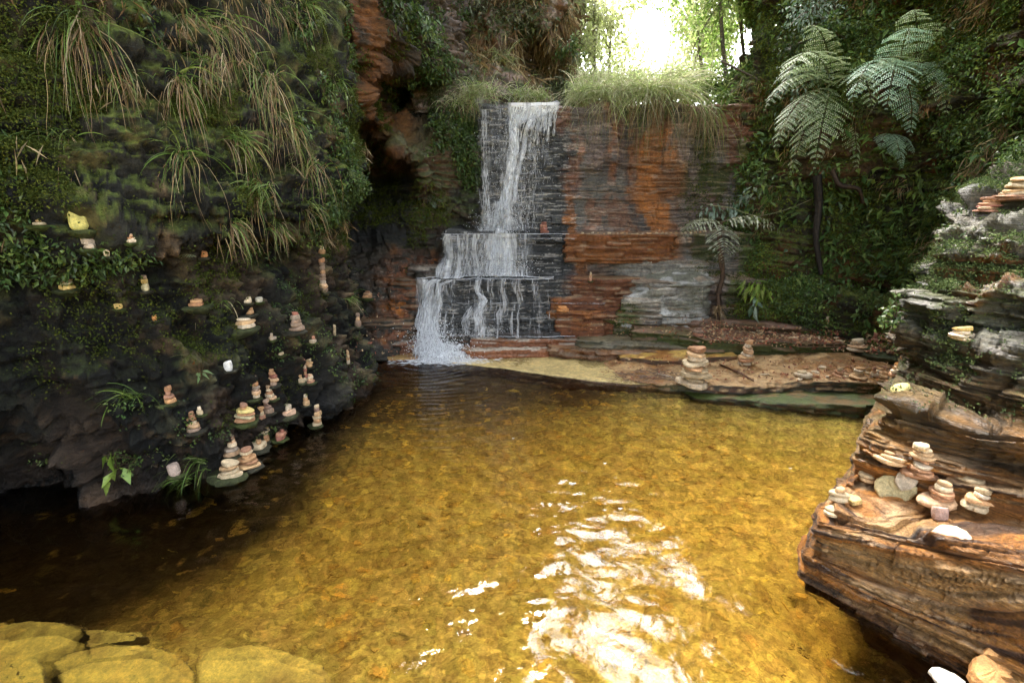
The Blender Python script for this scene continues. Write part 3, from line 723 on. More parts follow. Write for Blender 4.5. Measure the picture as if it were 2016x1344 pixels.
slab('rock_shelf', [(1.18, 5.95), (1.5, 5.84), (1.9, 5.80), (2.2, 5.78), (2.3, 5.9), (2.3, 6.3), (1.25, 6.3)], .3, lambda x, y: .66 + .25 * np.clip(x - 1.25, 0, .7) + .5 * np.clip(y - 5.9, 0, .3), lambda G, Nn: np.concatenate([mix(mix(np.broadcast_to(rgb(.36, .35, .31), G.shape), rgb(.15, .15, .11), sstep(-.2, .5, fbm(G, 2.5, 4, 77)))[...], rgb(.5, .5, .48), sstep(.1, .5, fbm(G * np.array([1, 1, 5]), 5, 3, 78)) * .7), np.full(G.shape[:2] + (1,), .55)], -1), M_back, amp=.03, seed=85, lay=.09, wob=.05)
slab('rock_shelf', [(-.2, 5.82), (.3, 5.80), (.62, 5.83), (.6, 6.2), (-.2, 6.2)], .1, .26, lambda G, Nn: shelf_col(G, Nn, base=SLATE * 1.5, side=SLATE, red=.1, wetv=.95, sd=25), M_back, amp=.02, seed=86, lay=.04, wob=.03)
# ledges left of the fall
slab('rock_shelf', [(-1.62, 5.62), (-1.4, 5.52), (-1.1, 5.56), (-1.02, 5.7), (-1.05, 6.2), (-1.7, 6.2)], -.4, .03, lambda G, Nn: shelf_col(G, Nn, base=rgb(.34, .22, .08), side=RUST, red=.4, wetv=.8, sd=13, gold=.4), M_shelf, amp=.02, seed=73)
slab('rock_shelf', [(-1.72, 5.72), (-1.5, 5.66), (-1.2, 5.7), (-1.06, 5.8), (-1.05, 6.2), (-1.75, 6.2)], 0, lambda x, y: .17 + 0 * x, lambda G, Nn: shelf_col(G, Nn, base=PALE * .6, side=RUST * .6, red=.7, wetv=.6, sd=14), M_shelf, amp=.035, seed=74, lay=.05)
slab('rock_shelf', [(-1.85, 5.82), (-1.5, 5.82), (-1.2, 5.86), (-1.12, 5.95), (-1.1, 6.4), (-1.85, 6.4)], 0, lambda x, y: .40 + 0 * x, lambda G, Nn: shelf_col(G, Nn, base=TAN * .6, side=DARK, red=.5, moss=.2, wetv=.5, sd=15), M_shelf, amp=.03, seed=75, lay=.04)
slab('rock_shelf', [(-1.42, 6.02), (-1.2, 5.98), (-1.06, 6.0), (-1.0, 6.5), (-1.5, 6.5)], 0, lambda x, y: .86 + 0 * x, lambda G, Nn: shelf_col(G, Nn, base=TAN * .6, side=DARK, red=.8, moss=.0, wetv=.5, sd=16), M_shelf, amp=.035, seed=76, lay=.045)
slab('rock_shelf', [(-1.25, 6.12), (-1.1, 6.05), (-.82, 6.02), (-.78, 6.1), (-.8, 6.5), (-1.3, 6.5)], .7, .985, lambda G, Nn: shelf_col(G, Nn, base=PALE * .5, side=GREY * .5, red=.2, wetv=.8, sd=17), M_shelf, amp=.02, seed=77, lay=.03)

# ------------------------------------------------------------------ the big striped rock in the right foreground
def contour(z, pts): return [(x, y, z) for x, y in pts]
far = [(3.1, -1.2), (5.2, -1.2), (5.2, 3.9)]
lev = [
 contour(-.9, [(3.43, 3.9), (2.68, 3.2), (2.13, 2.6), (1.71, 2.08), (1.63, 1.93), (1.71, 1.78), (1.96, 1.43), (2.24, 1.02), (2.48, 0.4)]),
 contour(-.14, [(3.43, 3.9), (2.73, 3.2), (2.18, 2.6), (1.74, 2.07), (1.66, 1.93), (1.74, 1.79), (1.98, 1.44), (2.26, 1.03), (2.50, 0.4)]),
 contour(-.04, [(3.05, 3.9), (2.4, 3.2), (1.85, 2.6), (1.4, 2.07), (1.33, 1.94), (1.41, 1.8), (1.65, 1.45), (1.92, 1.05), (2.16, 0.4)]),
 contour(.0, [(3.05, 3.9), (2.4, 3.2), (1.85, 2.6), (1.4, 2.07), (1.33, 1.94), (1.41, 1.8), (1.65, 1.45), (1.92, 1.05), (2.16, 0.4)]),
 contour(.12, [(3.05, 3.9), (2.42, 3.2), (1.88, 2.6), (1.42, 2.08), (1.35, 1.95), (1.44, 1.81), (1.69, 1.45), (1.98, 1.05), (2.2, 0.4)]),
 contour(.16, [(3.05, 3.9), (2.42, 3.2), (1.88, 2.6), (1.43, 2.08), (1.36, 1.96), (1.47, 1.82), (1.73, 1.45), (2.02, 1.05), (2.25, 0.4)]),
 contour(.32, [(3.05, 3.9), (2.42, 3.2), (1.9, 2.62), (1.43, 2.1), (1.37, 1.98), (1.5, 1.84), (1.79, 1.46), (2.1, 1.07), (2.3, 0.4)]),
 contour(.37, [(3.05, 3.9), (2.44, 3.2), (1.93, 2.64), (1.5, 2.13), (1.46, 2.02), (1.57, 1.87), (1.88, 1.48), (2.2, 1.1), (2.4, 0.4)]),
 contour(.42, [(3.05, 3.9), (2.5, 3.2), (2.02, 2.68), (1.68, 2.27), (1.73, 2.16), (1.88, 1.95), (2.10, 1.55), (2.3, 1.15), (2.5, .4)]),
 contour(.55, [(3.1, 3.9), (2.55, 3.2), (2.06, 2.68), (1.73, 2.31), (1.77, 2.2), (1.92, 1.98), (2.13, 1.58), (2.33, 1.17), (2.55, .4)]),
 contour(.72, [(3.15, 3.9), (2.6, 3.2), (2.12, 2.7), (1.85, 2.38), (1.87, 2.26), (1.97, 2.02), (2.17, 1.61), (2.37, 1.2), (2.6, .4)]),
 contour(.76, [(3.2, 3.9), (2.65, 3.2), (2.25, 2.78), (2.05, 2.52), (2.03, 2.39), (2.1, 2.14), (2.28, 1.7), (2.45, 1.25), (2.65, .4)]),
 contour(1.0, [(3.2, 3.9), (2.7, 3.25), (2.3, 2.86), (2.12, 2.62), (2.10, 2.47), (2.16, 2.2), (2.32, 1.76), (2.5, 1.3), (2.7, .4)]),
 contour(1.04, [(3.2, 3.9), (2.74, 3.26), (2.38, 2.90), (2.18, 2.67), (2.18, 2.53), (2.24, 2.28), (2.40, 1.82), (2.57, 1.33), (2.75, .4)]),
 contour(1.25, [(3.3, 3.85), (2.8, 3.3), (2.44, 2.93), (2.20, 2.69), (2.20, 2.55), (2.27, 2.3), (2.42, 1.84), (2.6, 1.35), (2.78, .4)]),
 contour(1.29, [(3.3, 3.85), (2.85, 3.32), (2.50, 2.97), (2.25, 2.74), (2.28, 2.61), (2.36, 2.36), (2.5, 1.9), (2.66, 1.4), (2.85, .45)]),
 contour(1.42, [(3.3, 3.85), (2.88, 3.34), (2.52, 2.99), (2.28, 2.78), (2.31, 2.63), (2.4, 2.38), (2.54, 1.92), (2.7, 1.42), (2.88, .45)]),
 contour(1.55, [(3.35, 3.8), (2.95, 3.38), (2.62, 3.06), (2.38, 2.84), (2.43, 2.71), (2.5, 2.46), (2.64, 2.0), (2.78, 1.45), (2.95, .45)]),
 contour(1.66, [(3.4, 3.8), (3.05, 3.42), (2.76, 3.13), (2.55, 2.90), (2.59, 2.77), (2.66, 2.54), (2.8, 2.05), (2.92, 1.5), (3.05, .45)]),
 contour(1.82, [(3.5, 3.7), (3.2, 3.45), (2.98, 3.2), (2.80, 2.97), (2.82, 2.85), (2.88, 2.62), (2.98, 2.1), (3.08, 1.5), (3.2, .5)]),
 contour(2.15, [(3.8, 3.7), (3.5, 3.5), (3.3, 3.3), (3.15, 3.1), (3.17, 3.0), (3.23, 2.8), (3.3, 2.2), (3.4, 1.6), (3.5, .5)]),
]
lev = [[(x_ - (.035 if y_ < 2.3 else .02), y_, z_) for x_, y_, z_ in l] for l in lev]
lev = [l + [(x_, y_, l[0][2]) for x_, y_ in far] for l in lev]
P = np.array(lev)
P[..., 2] += .27 * np.clip(1.97 - P[..., 1], 0, 1.0) * sstep(.1, .34, P[..., 2])
P = np.concatenate([P, P[:, :1]], 1)
G = net(P, 560, 1100, smooth_r=True, smooth_c=False, dr=[.3, 1] + [1.15] * 14 + [.7, .3], dc=[.5, .8, 1.1, 1.4, 1.3, 1.3, 1.0, .4, .1, .05, .03, .03])
G = G[:, :-1]
Nn = arr_normals(G, True)
if Nn[200, 500, 0] > 0: Nn = -Nn
x = G[..., 0]; y = G[..., 1]; z = G[..., 2]
lat = np.broadcast_to(np.concatenate([[0], np.cumsum(np.linalg.norm(np.diff(G[150, :, :2], axis=0), axis=1))])[None], z.shape)
warp = fbm(G, .9, 3, 603)
tt = z - .27 * np.clip(1.97 - y, 0, 1.0) * sstep(.1, .40, z) + .03 * warp + .03 * (y - 1.9) - .02 * (x - 1.4)
upp = sstep(.72, .85, z)
D = .035 * fbm(G, 1.8, 4, 611)
D += .05 * (strata(tt, lat, 65, .085, .6) - .5) + .034 * (strata(tt + .006 * fbm(G, 4, 2, 8), lat, 68, .026, .35) - .5) + .012 * (strata(tt + .003 * fbm(G, 9, 2, 8), lat, 69, .009, .2) - .5)
c1, c2, cid = cells(G * np.array([1, 1, 1.7]), 3.0, 631)
D += upp * (.09 * (cid - .5) + .04 * np.minimum((c2 - c1) * 4, 1) + .07 * (strata(tt, lat, 75, .13, .35) - .5) + .05 * (strata(tt, lat, 76, .045, .2) - .5) + .05 * fbm(G, 5, 3, 620)) + .005 * fbm(G, 22, 3, 617) + upp * .02 * fbm(G, 11, 3, 618)
# hollows eroded along some beds
midd = sstep(.5, .62, z) * (1 - upp)
D += midd * .08 * (strata(tt, lat, 77, .07, .5) - .5)
hol = sstep(.25, .55, fbm(G * np.array([.8, .8, 5.0]), 1.6, 3, 621)) * sstep(.05, .15, z)
D -= .05 * hol
G = G + Nn * D[..., None]
N2 = arr_normals(G, True)
if N2[200, 500, 0] > 0: N2 = -N2
z = G[..., 2]
n1 = fbm(G, 2.2, 4, 641); n2 = fbm(G, 8, 4, 643)
s1 = fbm(np.stack([x * 1.2, y * 1.2, tt * 26], -1), 1, 4, 645); s2 = fbm(np.stack([x * 2, y * 2, tt * 90], -1), 1, 3, 646)
col = mix(np.broadcast_to(rgb(.27, .12, .032), G.shape), rgb(.42, .165, .03), sstep(-.3, .4, s1))
col = mix(col, rgb(.05, .024, .012), sstep(.05, .35, s2 + .3 * n1) * .92)
col = mix(col, rgb(.50, .30, .11), sstep(.2, .6, -s1 + .4 * n2) * .5)
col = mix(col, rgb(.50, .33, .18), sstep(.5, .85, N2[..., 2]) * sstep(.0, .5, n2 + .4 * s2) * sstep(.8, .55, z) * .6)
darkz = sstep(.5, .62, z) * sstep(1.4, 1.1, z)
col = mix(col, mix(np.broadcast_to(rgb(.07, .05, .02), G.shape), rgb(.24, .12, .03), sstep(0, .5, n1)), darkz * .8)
grn = sstep(.8, 1.05, z + .15 * n1)
col = mix(col, mix(np.broadcast_to(rgb(.12, .13, .10), G.shape), rgb(.05, .06, .03), sstep(-.1, .35, n2)), grn * .85)
col = mix(col, ORANGE * .9, grn * sstep(.35, .6, n1) * .7)
col = mix(col, rgb(.40, .36, .34), grn * sstep(.45, .8, N2[..., 2]) * sstep(0, .5, n2) * .7)
col = mix(col, MOSS2 * .9, grn * sstep(.3, .7, N2[..., 2] + .5 * n2) * sstep(-.2, .3, n1) * .7)
col = mix(col, MOSS * 1.1, sstep(2.0, 2.6, y) * sstep(.0, .5, n2 + .4 * N2[..., 2]) * (1 - grn) * .5)
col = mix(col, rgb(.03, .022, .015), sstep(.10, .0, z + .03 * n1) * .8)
wet = np.clip(.38 + .5 * sstep(.3, .05, z) + .25 * n1, 0, 1)
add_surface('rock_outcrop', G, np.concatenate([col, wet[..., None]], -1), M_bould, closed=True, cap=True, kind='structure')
WO = (G.reshape(-1, 3), N2.reshape(-1, 3))

# ------------------------------------------------------------------ pool bed and ground
nx, ny = 520, 480
gx = np.concatenate([np.linspace(-30, -3.2, 12)[:-1], np.linspace(-3.2, 4.2, nx), np.linspace(4.2, 30, 12)[1:]])
gy = np.concatenate([np.linspace(-40, -.2, 12)[:-1], np.linspace(-.2, 6.2, ny), np.linspace(6.2, 60, 12)[1:]])
XX, YY = np.meshgrid(gx, gy)
Pg = np.stack([XX, YY, 0 * XX], -1)
dep = .34 + .10 * fbm(Pg, .8, 3, 701)
dep = dep + .10 * sstep(-.9, -1.9, XX + .25 * (3.2 - YY) * (YY < 3.2)) * sstep(.9, 1.6, YY)
dep = dep - .2 * sstep(3.6, 4.6, YY)
dep = dep + .18 * sstep(1.1, 1.5, XX) * sstep(2.6, 1.9, YY)
dep = dep * (1 - .45 * sstep(1.6, 1.15, YY) * sstep(.2, -.5, XX))
ys = np.interp(XX, [-3, .9, 1.1, 1.5, 2.3, 2.95, 4], [9, 9, 4.9, 4.5, 4.1, 3.83, 3.7])
dep = np.minimum(dep, .07 + .32 * np.clip(ys - YY, 0, 9))
c1, c2, cid = cells(Pg + .04 * np.stack([fbm(Pg, 6, 2, 1), fbm(Pg, 6, 2, 2), 0 * XX], -1), 7.5, 731)
e1, e2, eid = cells(Pg + .02 * np.stack([fbm(Pg, 9, 2, 3), fbm(Pg, 9, 2, 4), 0 * XX], -1), 17, 741)
dep = dep + .25 * sstep(3.7, 4.6, YY) * sstep(1.2, .3, XX)
Z = -dep + .008 * cid + .004 * eid + .004 * fbm(Pg, 12, 3, 705)
inside = (XX > -3.6) & (XX < 4.4) & (YY > -1.5) & (YY < 7)
G = np.stack([XX, YY, Z], -1)
n1 = fbm(Pg, 1.5, 4, 751); n2 = fbm(Pg, 9, 3, 752)
col = mix(np.broadcast_to(rgb(.47, .38, .085), G.shape), rgb(.56, .46, .12), sstep(.3, .9, cid))
col = mix(col, rgb(.44, .31, .075), sstep(.6, .9, eid) * .5)
col = mix(col, rgb(.20, .13, .04), sstep(.12, .02, c2 - c1) * .35)
bed_shade = np.clip(sstep(-1.0, -1.45, XX + .12 * n1 + .75 * np.clip(2.75 - YY, 0, 1.3)) * sstep(1.15, 1.45, YY + .1 * n1), 0, 1)  # shade under the left wall, painted dark into the bed colour
col = mix(col, rgb(.028, .022, .012), bed_shade * sstep(.985, .97, eid) * .97)
bed_refl = sstep(1.12, 1.3, XX + .1 * n1) * sstep(2.4, 1.9, YY) * sstep(-.4, .4, n1 + .3)  # dark reflection beside the right rock, painted into the bed colour
col = mix(col, rgb(.06, .05, .03), bed_refl * .75)
col = mix(col, rgb(.06, .045, .03), sstep(3.6, 4.9, YY + .5 * n1 - .25 * XX) * .85)  # towards the fall the reflection of dark rock is painted on the bed
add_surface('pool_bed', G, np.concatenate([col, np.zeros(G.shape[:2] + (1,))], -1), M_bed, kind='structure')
BED = BV[-1]
# ------------------------------------------------------------------ water of the pool
def water_mat():
    m, nt, out = new_mat('pool_water'); L = nt.links.new
    geo = N(nt, 'ShaderNodeNewGeometry')
    n1 = N(nt, 'ShaderNodeTexNoise', Scale=9.0, Detail=4.0, Roughness=0.5, Distortion=0.4)
    L(geo.outputs['Position'], n1.inputs['Vector'])
    n2 = N(nt, 'ShaderNodeTexNoise', Scale=38.0, Detail=2.0, Roughness=0.5)
    L(geo.outputs['Position'], n2.inputs['Vector'])
    ad = N(nt, 'ShaderNodeMath', operation='MULTIPLY_ADD'); L(n2.outputs[0], ad.inputs[0]); ad.inputs[1].default_value = .12; L(n1.outputs[0], ad.inputs[2])
    bp = N(nt, 'ShaderNodeBump', Strength=0.35, Distance=0.02); L(ad.outputs[0], bp.inputs['Height'])
    gl = N(nt, 'ShaderNodeBsdfGlossy', Roughness=0.015); L(bp.outputs[0], gl.inputs['Normal'])
    tr = N(nt, 'ShaderNodeBsdfTransparent'); tr.inputs[0].default_value = (1, 1, 1, 1)
    fr = N(nt, 'ShaderNodeFresnel', IOR=1.33); L(bp.outputs[0], fr.inputs['Normal'])
    rf = N(nt, 'ShaderNodeBsdfRefraction', Roughness=0.0, IOR=1.33); rf.inputs[0].default_value = (1, 1, 1, 1); L(bp.outputs[0], rf.inputs['Normal'])
    m0 = N(nt, 'ShaderNodeMixShader', Fac=0.6); L(tr.outputs[0], m0.inputs[1]); L(rf.outputs[0], m0.inputs[2])
    mx = N(nt, 'ShaderNodeMixShader'); L(fr.outputs[0], mx.inputs[0]); L(m0.outputs[0], mx.inputs[1]); L(gl.outputs[0], mx.inputs[2])
    L(mx.outputs[0], out.inputs[0])
    va = N(nt, 'ShaderNodeVolumeAbsorption', Density=1.25); va.inputs[0].default_value = (.84, .58, .07, 1)
    L(va.outputs[0], out.inputs['Volume'])
    return m
M_water = water_mat()
gx = np.linspace(-3.3, 4.3, 700); gy = np.linspace(-1.2, 6.05, 640)
XX, YY = np.meshgrid(gx, gy)
Pg = np.stack([XX, YY, 0 * XX], -1)
src = np.array([-.9, 5.6])
r = np.sqrt((XX - src[0]) ** 2 + (YY - src[1]) ** 2)
w = .0055 * np.sin(r * 60 + 3 * fbm(Pg, 2.2, 2, 801)) * np.exp(-((r - .8) / 1.3) ** 2) * (.6 + .4 * fbm(Pg, 3, 2, 802))
wrp = np.stack([fbm(Pg, 1.4, 2, 803), fbm(Pg, 1.4, 2, 804), 0 * XX], -1)
w += .013 * fbm((Pg + .25 * wrp) * np.array([1, 1.35, 1]), 2.6, 2, 805) * sstep(3.2, 1.2, YY)
w += .0042 * fbm((Pg + .1 * wrp) * np.array([.8, 1.7, 1]), 6.5, 3, 806)
w += .012 * np.abs(fbm(Pg, 14, 3, 807)) * np.exp(-((XX + .85) / .45) ** 2 - ((YY - 5.6) / .3) ** 2)
G = np.stack([XX, YY, w], -1)
nr, nc = G.shape[:2]
V = G.reshape(-1, 3); F = grid_faces(nr, nc)
# close it into a body of water: skirt and floor
ring = np.concatenate([np.arange(nc), np.arange(1, nr) * nc + nc - 1, (nr - 1) * nc + np.arange(nc - 2, -1, -1), np.arange(nr - 2, 0, -1) * nc])
low = V[ring].copy(); low[:, 2] = -2.2
k0 = len(V); V = np.vstack([V, low]); m_ = len(ring)
j = np.arange(m_)
S = np.stack([ring[j], k0 + j, k0 + (j + 1) % m_, ring[(j + 1) % m_]], -1)
cx = np.array([[(-3.3 + 4.3) / 2, (-1.2 + 6.05) / 2, -2.2]])
V = np.vstack([V, cx]); cc = len(V) - 1
me = make_mesh('water', V, np.vstack([F, S]), M_water)
import bmesh
bm = bmesh.new(); bm.from_mesh(me); bm.verts.ensure_lookup_table()
for a in range(m_):
    bm.faces.new((bm.verts[k0 + a], bm.verts[cc], bm.verts[k0 + (a + 1) % m_]))
bmesh.ops.recalc_face_normals(bm, faces=bm.faces[:])
bm.to_mesh(me); bm.free()
link('water', me, kind='structure')
# ------------------------------------------------------------------ the falling water
def fall_mat(name, alpha_gain=1.0, solid=False):
    m, nt, out = new_mat(name); L = nt.links.new
    att = N(nt, 'ShaderNodeAttribute', attribute_name='Col')
    b = N(nt, 'ShaderNodeBsdfPrincipled', Roughness=0.25)
    b.inputs['Base Color'].default_value = (.93, .95, .96, 1)
    b.inputs['Specular IOR Level'].default_value = 0.6
    t0 = N(nt, 'ShaderNodeBsdfTranslucent'); t0.inputs[0].default_value = (.95, .97, 1, 1)
    m1 = N(nt, 'ShaderNodeMixShader', Fac=0.35); L(b.outputs[0], m1.inputs[1]); L(t0.outputs[0], m1.inputs[2])
    if solid:
        geo = N(nt, 'ShaderNodeNewGeometry')
        n1 = N(nt, 'ShaderNodeTexNoise', Scale=45.0, Detail=4.0); L(geo.outputs['Position'], n1.inputs['Vector'])
        bp = N(nt, 'ShaderNodeBump', Strength=0.8, Distance=0.02); L(n1.outputs[0], bp.inputs['Height']); L(bp.outputs[0], b.inputs['Normal'])
    tr = N(nt, 'ShaderNodeBsdfTransparent')
    mu = N(nt, 'ShaderNodeMath', operation='MULTIPLY'); mu.use_clamp = True; L(att.outputs['Alpha'], mu.inputs[0]); mu.inputs[1].default_value = alpha_gain
    mx = N(nt, 'ShaderNodeMixShader'); L(mu.outputs[0], mx.inputs[0]); L(tr.outputs[0], mx.inputs[1]); L(m1.outputs[0], mx.inputs[2])
    L(mx.outputs[0], out.inputs[0])
    return m
M_fall = fall_mat('falling_water')
M_foam = fall_mat('foam', solid=True)
fx = np.linspace(-1.2, 1.2, 121); fz = np.linspace(.02, 2.9, 150)
FY = np.zeros((150, 121))
for a, z_ in enumerate(fz):
    for b_, x_ in enumerate(fx):
        yb = 9.0
        for bv in BV[1:]:
            loc, n_, i_, d_ = bv.ray_cast(Vector((x_, 4.6, z_)), Vector((0, 1, 0)))
            if loc is not None and loc.y < yb: yb = loc.y
        FY[a, b_] = yb
def faceY(x, z):
    a = np.clip((z - fz[0]) / (fz[1] - fz[0]), 0, 148.999); b_ = np.clip((x - fx[0]) / (fx[1] - fx[0]), 0, 119.999)
    i = a.astype(int); j = b_.astype(int); u = a - i; v = b_ - j
    return np.minimum(FY[i, j] * (1 - v) + FY[i, j + 1] * v, FY[i + 1, j] * (1 - v) + FY[i + 1, j + 1] * v)
def tubes(Pts, R, A):
    """Pts (n,S,3), R (n,S) radius, A (n,S) opacity -> verts, faces, col of 3-sided tubes"""
    n, S = Pts.shape[:2]
    T = np.gradient(Pts, axis=1); T /= np.linalg.norm(T, axis=-1, keepdims=True) + 1e-9
    up = np.array([0, 1.0, 0.15]); a = np.cross(T, up); a /= np.linalg.norm(a, axis=-1, keepdims=True) + 1e-9
    b = np.cross(T, a)
    V = np.stack([Pts + R[..., None] * (a * math.cos(t) + b * math.sin(t) * .6) for t in (math.pi / 2, math.pi * 7 / 6, math.pi * 11 / 6)], 2)
    idx = np.arange(n * S * 3).reshape(n, S, 3)
    F = []
    for k in range(3):
        F.append(np.stack([idx[:, :-1, k], idx[:, 1:, k], idx[:, 1:, (k + 1) % 3], idx[:, :-1, (k + 1) % 3]], -1).reshape(-1, 4))
    col = np.ones((n, S, 3, 4)); col[..., 3] = A[..., None]
    return V.reshape(-1, 3), np.concatenate(F), col.reshape(-1, 4)
class Bag:
    def __init__(s): s.V = []; s.F = []; s.C = []; s.n = 0
    def add(s, V, F, c):
        s.V.append(V); s.F.append(F + s.n); s.C.append(c); s.n += len(V)
    def mesh(s, name, mat, smooth=True):
        return make_mesh(name, np.vstack(s.V), np.vstack(s.F), mat, np.vstack(s.C), smooth)
W = Bag()
def strands(n, xz_path, width, rad, alpha, seglen, off=.02, S=9, wander=.01, clip_y=None):
    """short broken strands that run along a path of (x, z) points"""
    p = np.array(xz_path, float)
    seg = np.linalg.norm(np.diff(p, axis=0), axis=1); s = np.concatenate([[0], np.cumsum(seg)]); tot = s[-1]
    st = rng.uniform(-.1, 1, n) * tot; ln = rng.uniform(.4, 1.3, n) * seglen
    t = np.clip(st[:, None] + ln[:, None] * np.linspace(0, 1, S)[None], 0, tot)
    x = np.interp(t, s, p[:, 0]); z = np.interp(t, s, p[:, 1])
    wd = np.interp(t, s, np.interp(np.linspace(0, 1, len(p)), np.linspace(0, 1, len(width)), width)) if hasattr(width, '__len__') else width
    q = rng.normal(0, .42, n)[:, None]
    x = x + q * wd
    x = x + wander * fbm(np.stack([x * 9, z * 5, q * 7 + 0 * x], -1), 1, 2, 901)
    y = faceY(x, z)
    y = np.minimum(np.minimum(y, np.roll(y, 1, 1)), np.roll(y, -1, 1)) - off * rng.uniform(.2, 1.2, n)[:, None]
    prof_ = np.sin(np.linspace(.12, 1, S) * math.pi * .97)[None]
    R = (rad * rng.uniform(.4, 1.5, n))[:, None] * (.25 + .75 * prof_)
    A = (alpha * rng.uniform(.5, 1.2, n))[:, None] * prof_
    W.add(*tubes(np.stack([x, y, z], -1), R, np.clip(A, 0, 1)))
def pxz(px, py, Y): p = atY(px, py, Y); return (p[0], p[2])
# upper fall: main rope from the lip
def sheet(xa, xb, za, zb, env, off, nx=150, nz=260, seed=0):
    X_, Z_ = np.meshgrid(np.linspace(xa, xb, nx), np.linspace(za, zb, nz))
    Y_ = faceY(X_, Z_)
    for q in range(10): Y_ = np.minimum(Y_, np.minimum(np.roll(Y_, 1, 1), np.roll(Y_, -1, 1)) + .006)
    for q in range(8): Y_ = np.minimum(Y_, (np.roll(Y_, 1, 0) + Y_) / 2)
    Y_ = Y_ - off - .012 * fbm(np.stack([X_ * 14, Z_ * 2, 0 * X_], -1), 1, 2, seed)
    st_ = fbm(np.stack([X_ * 26 + .8 * fbm(np.stack([X_ * 3, Z_ * 5, 0 * X_], -1), 1, 2, seed + 3), Z_ * 2.6, 0 * X_], -1), 1, 4, seed + 1, .65)
    st2_ = fbm(np.stack([X_ * 60, Z_ * 9, 0 * X_], -1), 1, 3, seed + 2)
    A = np.clip(env(X_, Z_, st_, st2_), 0, 1)
    c_ = np.ones(X_.shape + (4,)); c_[..., 3] = A
    W.add(np.stack([X_, Y_, Z_], -1).reshape(-1, 3), grid_faces(nz, nx), c_.reshape(-1, 4))
def path_x(p, Z_):
    p = np.array(p); o_ = np.argsort(p[:, 1]); return np.interp(Z_, p[o_, 1], p[o_, 0])
core = [pxz(*q) for q in [(1020, 212, 6.6), (1014, 235, 6.6), (1010, 262, 6.6), (1013, 300, 6.6), (1005, 340, 6.55), (999, 380, 6.55), (992, 420, 6.5), (985, 458, 6.5)]]
strands(500, core, [.07, .05, .05, .055, .06, .10], .005, .8, .22, off=.06, wander=.035)
strands(260, core, [.05, .03, .025, .03, .05], .013, .95, .3, off=.05, wander=.035)
core2 = [pxz(*q) for q in [(1078, 210, 6.6), (1050, 225, 6.6), (1035, 260, 6.6), (1030, 300, 6.6), (1018, 345, 6.55), (1012, 400, 6.5)]]
strands(170, core2, [.06, .03, .03, .03], .0045, .7, .25, off=.04)
for k in range(40):
    f_ = rng.random(); xa = 1005 + 88 * f_
    ye = 258 + rng.uniform(-12, 60) * (1 - .5 * f_) - 40 * f_ * rng.random()
    strands(26, [pxz(1098, 199, 6.62), pxz(.5 * xa + 545, 203 + 6 * (1 - f_), 6.62), pxz(xa + 4, 209 + 16 * (1 - f_), 6.6), pxz(xa - 3, ye, 6.6)], .018, .005, .75, .13, off=.04)
# veils over the upper face
strands(500, [(-.02, 2.8), (.0, 2.2), (-.02, 1.42)], [.22, .25, .27], .0015, .42, .09, off=.07, wander=.03)
strands(400, [(.26, 2.75), (.28, 2.0), (.22, 1.42)], [.16, .15, .14], .0018, .42, .10, off=.05, wander=.04)
strands(420, [(-.33, 2.8), (-.33, 2.0), (-.30, 1.42)], [.05, .07, .08], .0022, .5, .12, off=.04)
strands(380, [(-.13, 1.75), (-.13, 1.42)], [.10, .18], .004, .6, .12, off=.1)
# second tier
strands(600, [pxz(985, 462, 6.2), pxz(985, 500, 6.2), pxz(982, 540, 6.2)], [.12, .15, .17], .005, .62, .16, off=.05)
strands(700, [pxz(960, 464, 6.2), pxz(955, 500, 6.2), pxz(950, 540, 6.2)], [.36, .38, .40], .0018, .45, .09, off=.06, wander=.03)
strands(260, [pxz(880, 464, 6.2), pxz(872, 500, 6.2), pxz(868, 540, 6.2)], [.04, .05, .06], .0035, .65, .14, off=.04)
strands(160, [pxz(1060, 470, 6.2), pxz(1085, 470, 6.2)], .02, .003, .4, .12, off=.02)
def env_top(X_, Z_, a, b):
    cx_ = path_x(core, Z_); wd_ = np.interp(Z_, [1.4, 1.7, 2.5, 2.7, 2.83], [.13, .05, .035, .06, .10])
    right = np.clip(X_ - cx_, 0, 9)
    c1_ = np.exp(-((X_ - cx_) / wd_) ** 2) * (1.4 + .6 * a)
    c2_ = np.exp(-((X_ - path_x(core2, Z_)) / .022) ** 2) * sstep(1.7, 2.1, Z_) * (.7 + .8 * a)
    lip_ = sstep(-.06, .03, Z_ - (2.80 - .34 * (.50 - X_))) * sstep(-.06, .02, X_) * sstep(.58, .5, X_) * (1.1 + .8 * a)
    veil_ = (.05 + .42 * np.clip(a - .02 + .6 * b, 0, 1)) * sstep(-.46, -.38, X_) * sstep(.62, .15, X_ + .15 * (2.2 - Z_)) * (.75 + .5 * sstep(2.0, 1.5, Z_))
    mist_ = .6 * np.exp(-((X_ - cx_) / .22) ** 2) * sstep(1.75, 1.42, Z_)
    return np.maximum.reduce([c1_, c2_, lip_, veil_, mist_])
sheet(-.47, .66, 2.86, 1.40, env_top, .05, 260, 420, 961)
def env_mid(X_, Z_, a, b):
    return np.maximum((.95 + .5 * a) * np.exp(-((X_ + .13) / .15) ** 2), (.12 + .5 * np.clip(a + .25 + .5 * b, 0, 1)) * sstep(-.84, -.76, X_) * sstep(.28, .12, X_)) * sstep(1.39, 1.36, Z_) + .5 * np.exp(-((X_ + .76) / .035) ** 2)
sheet(-.85, .30, 1.385, .88, env_mid, .04, 260, 180, 971)
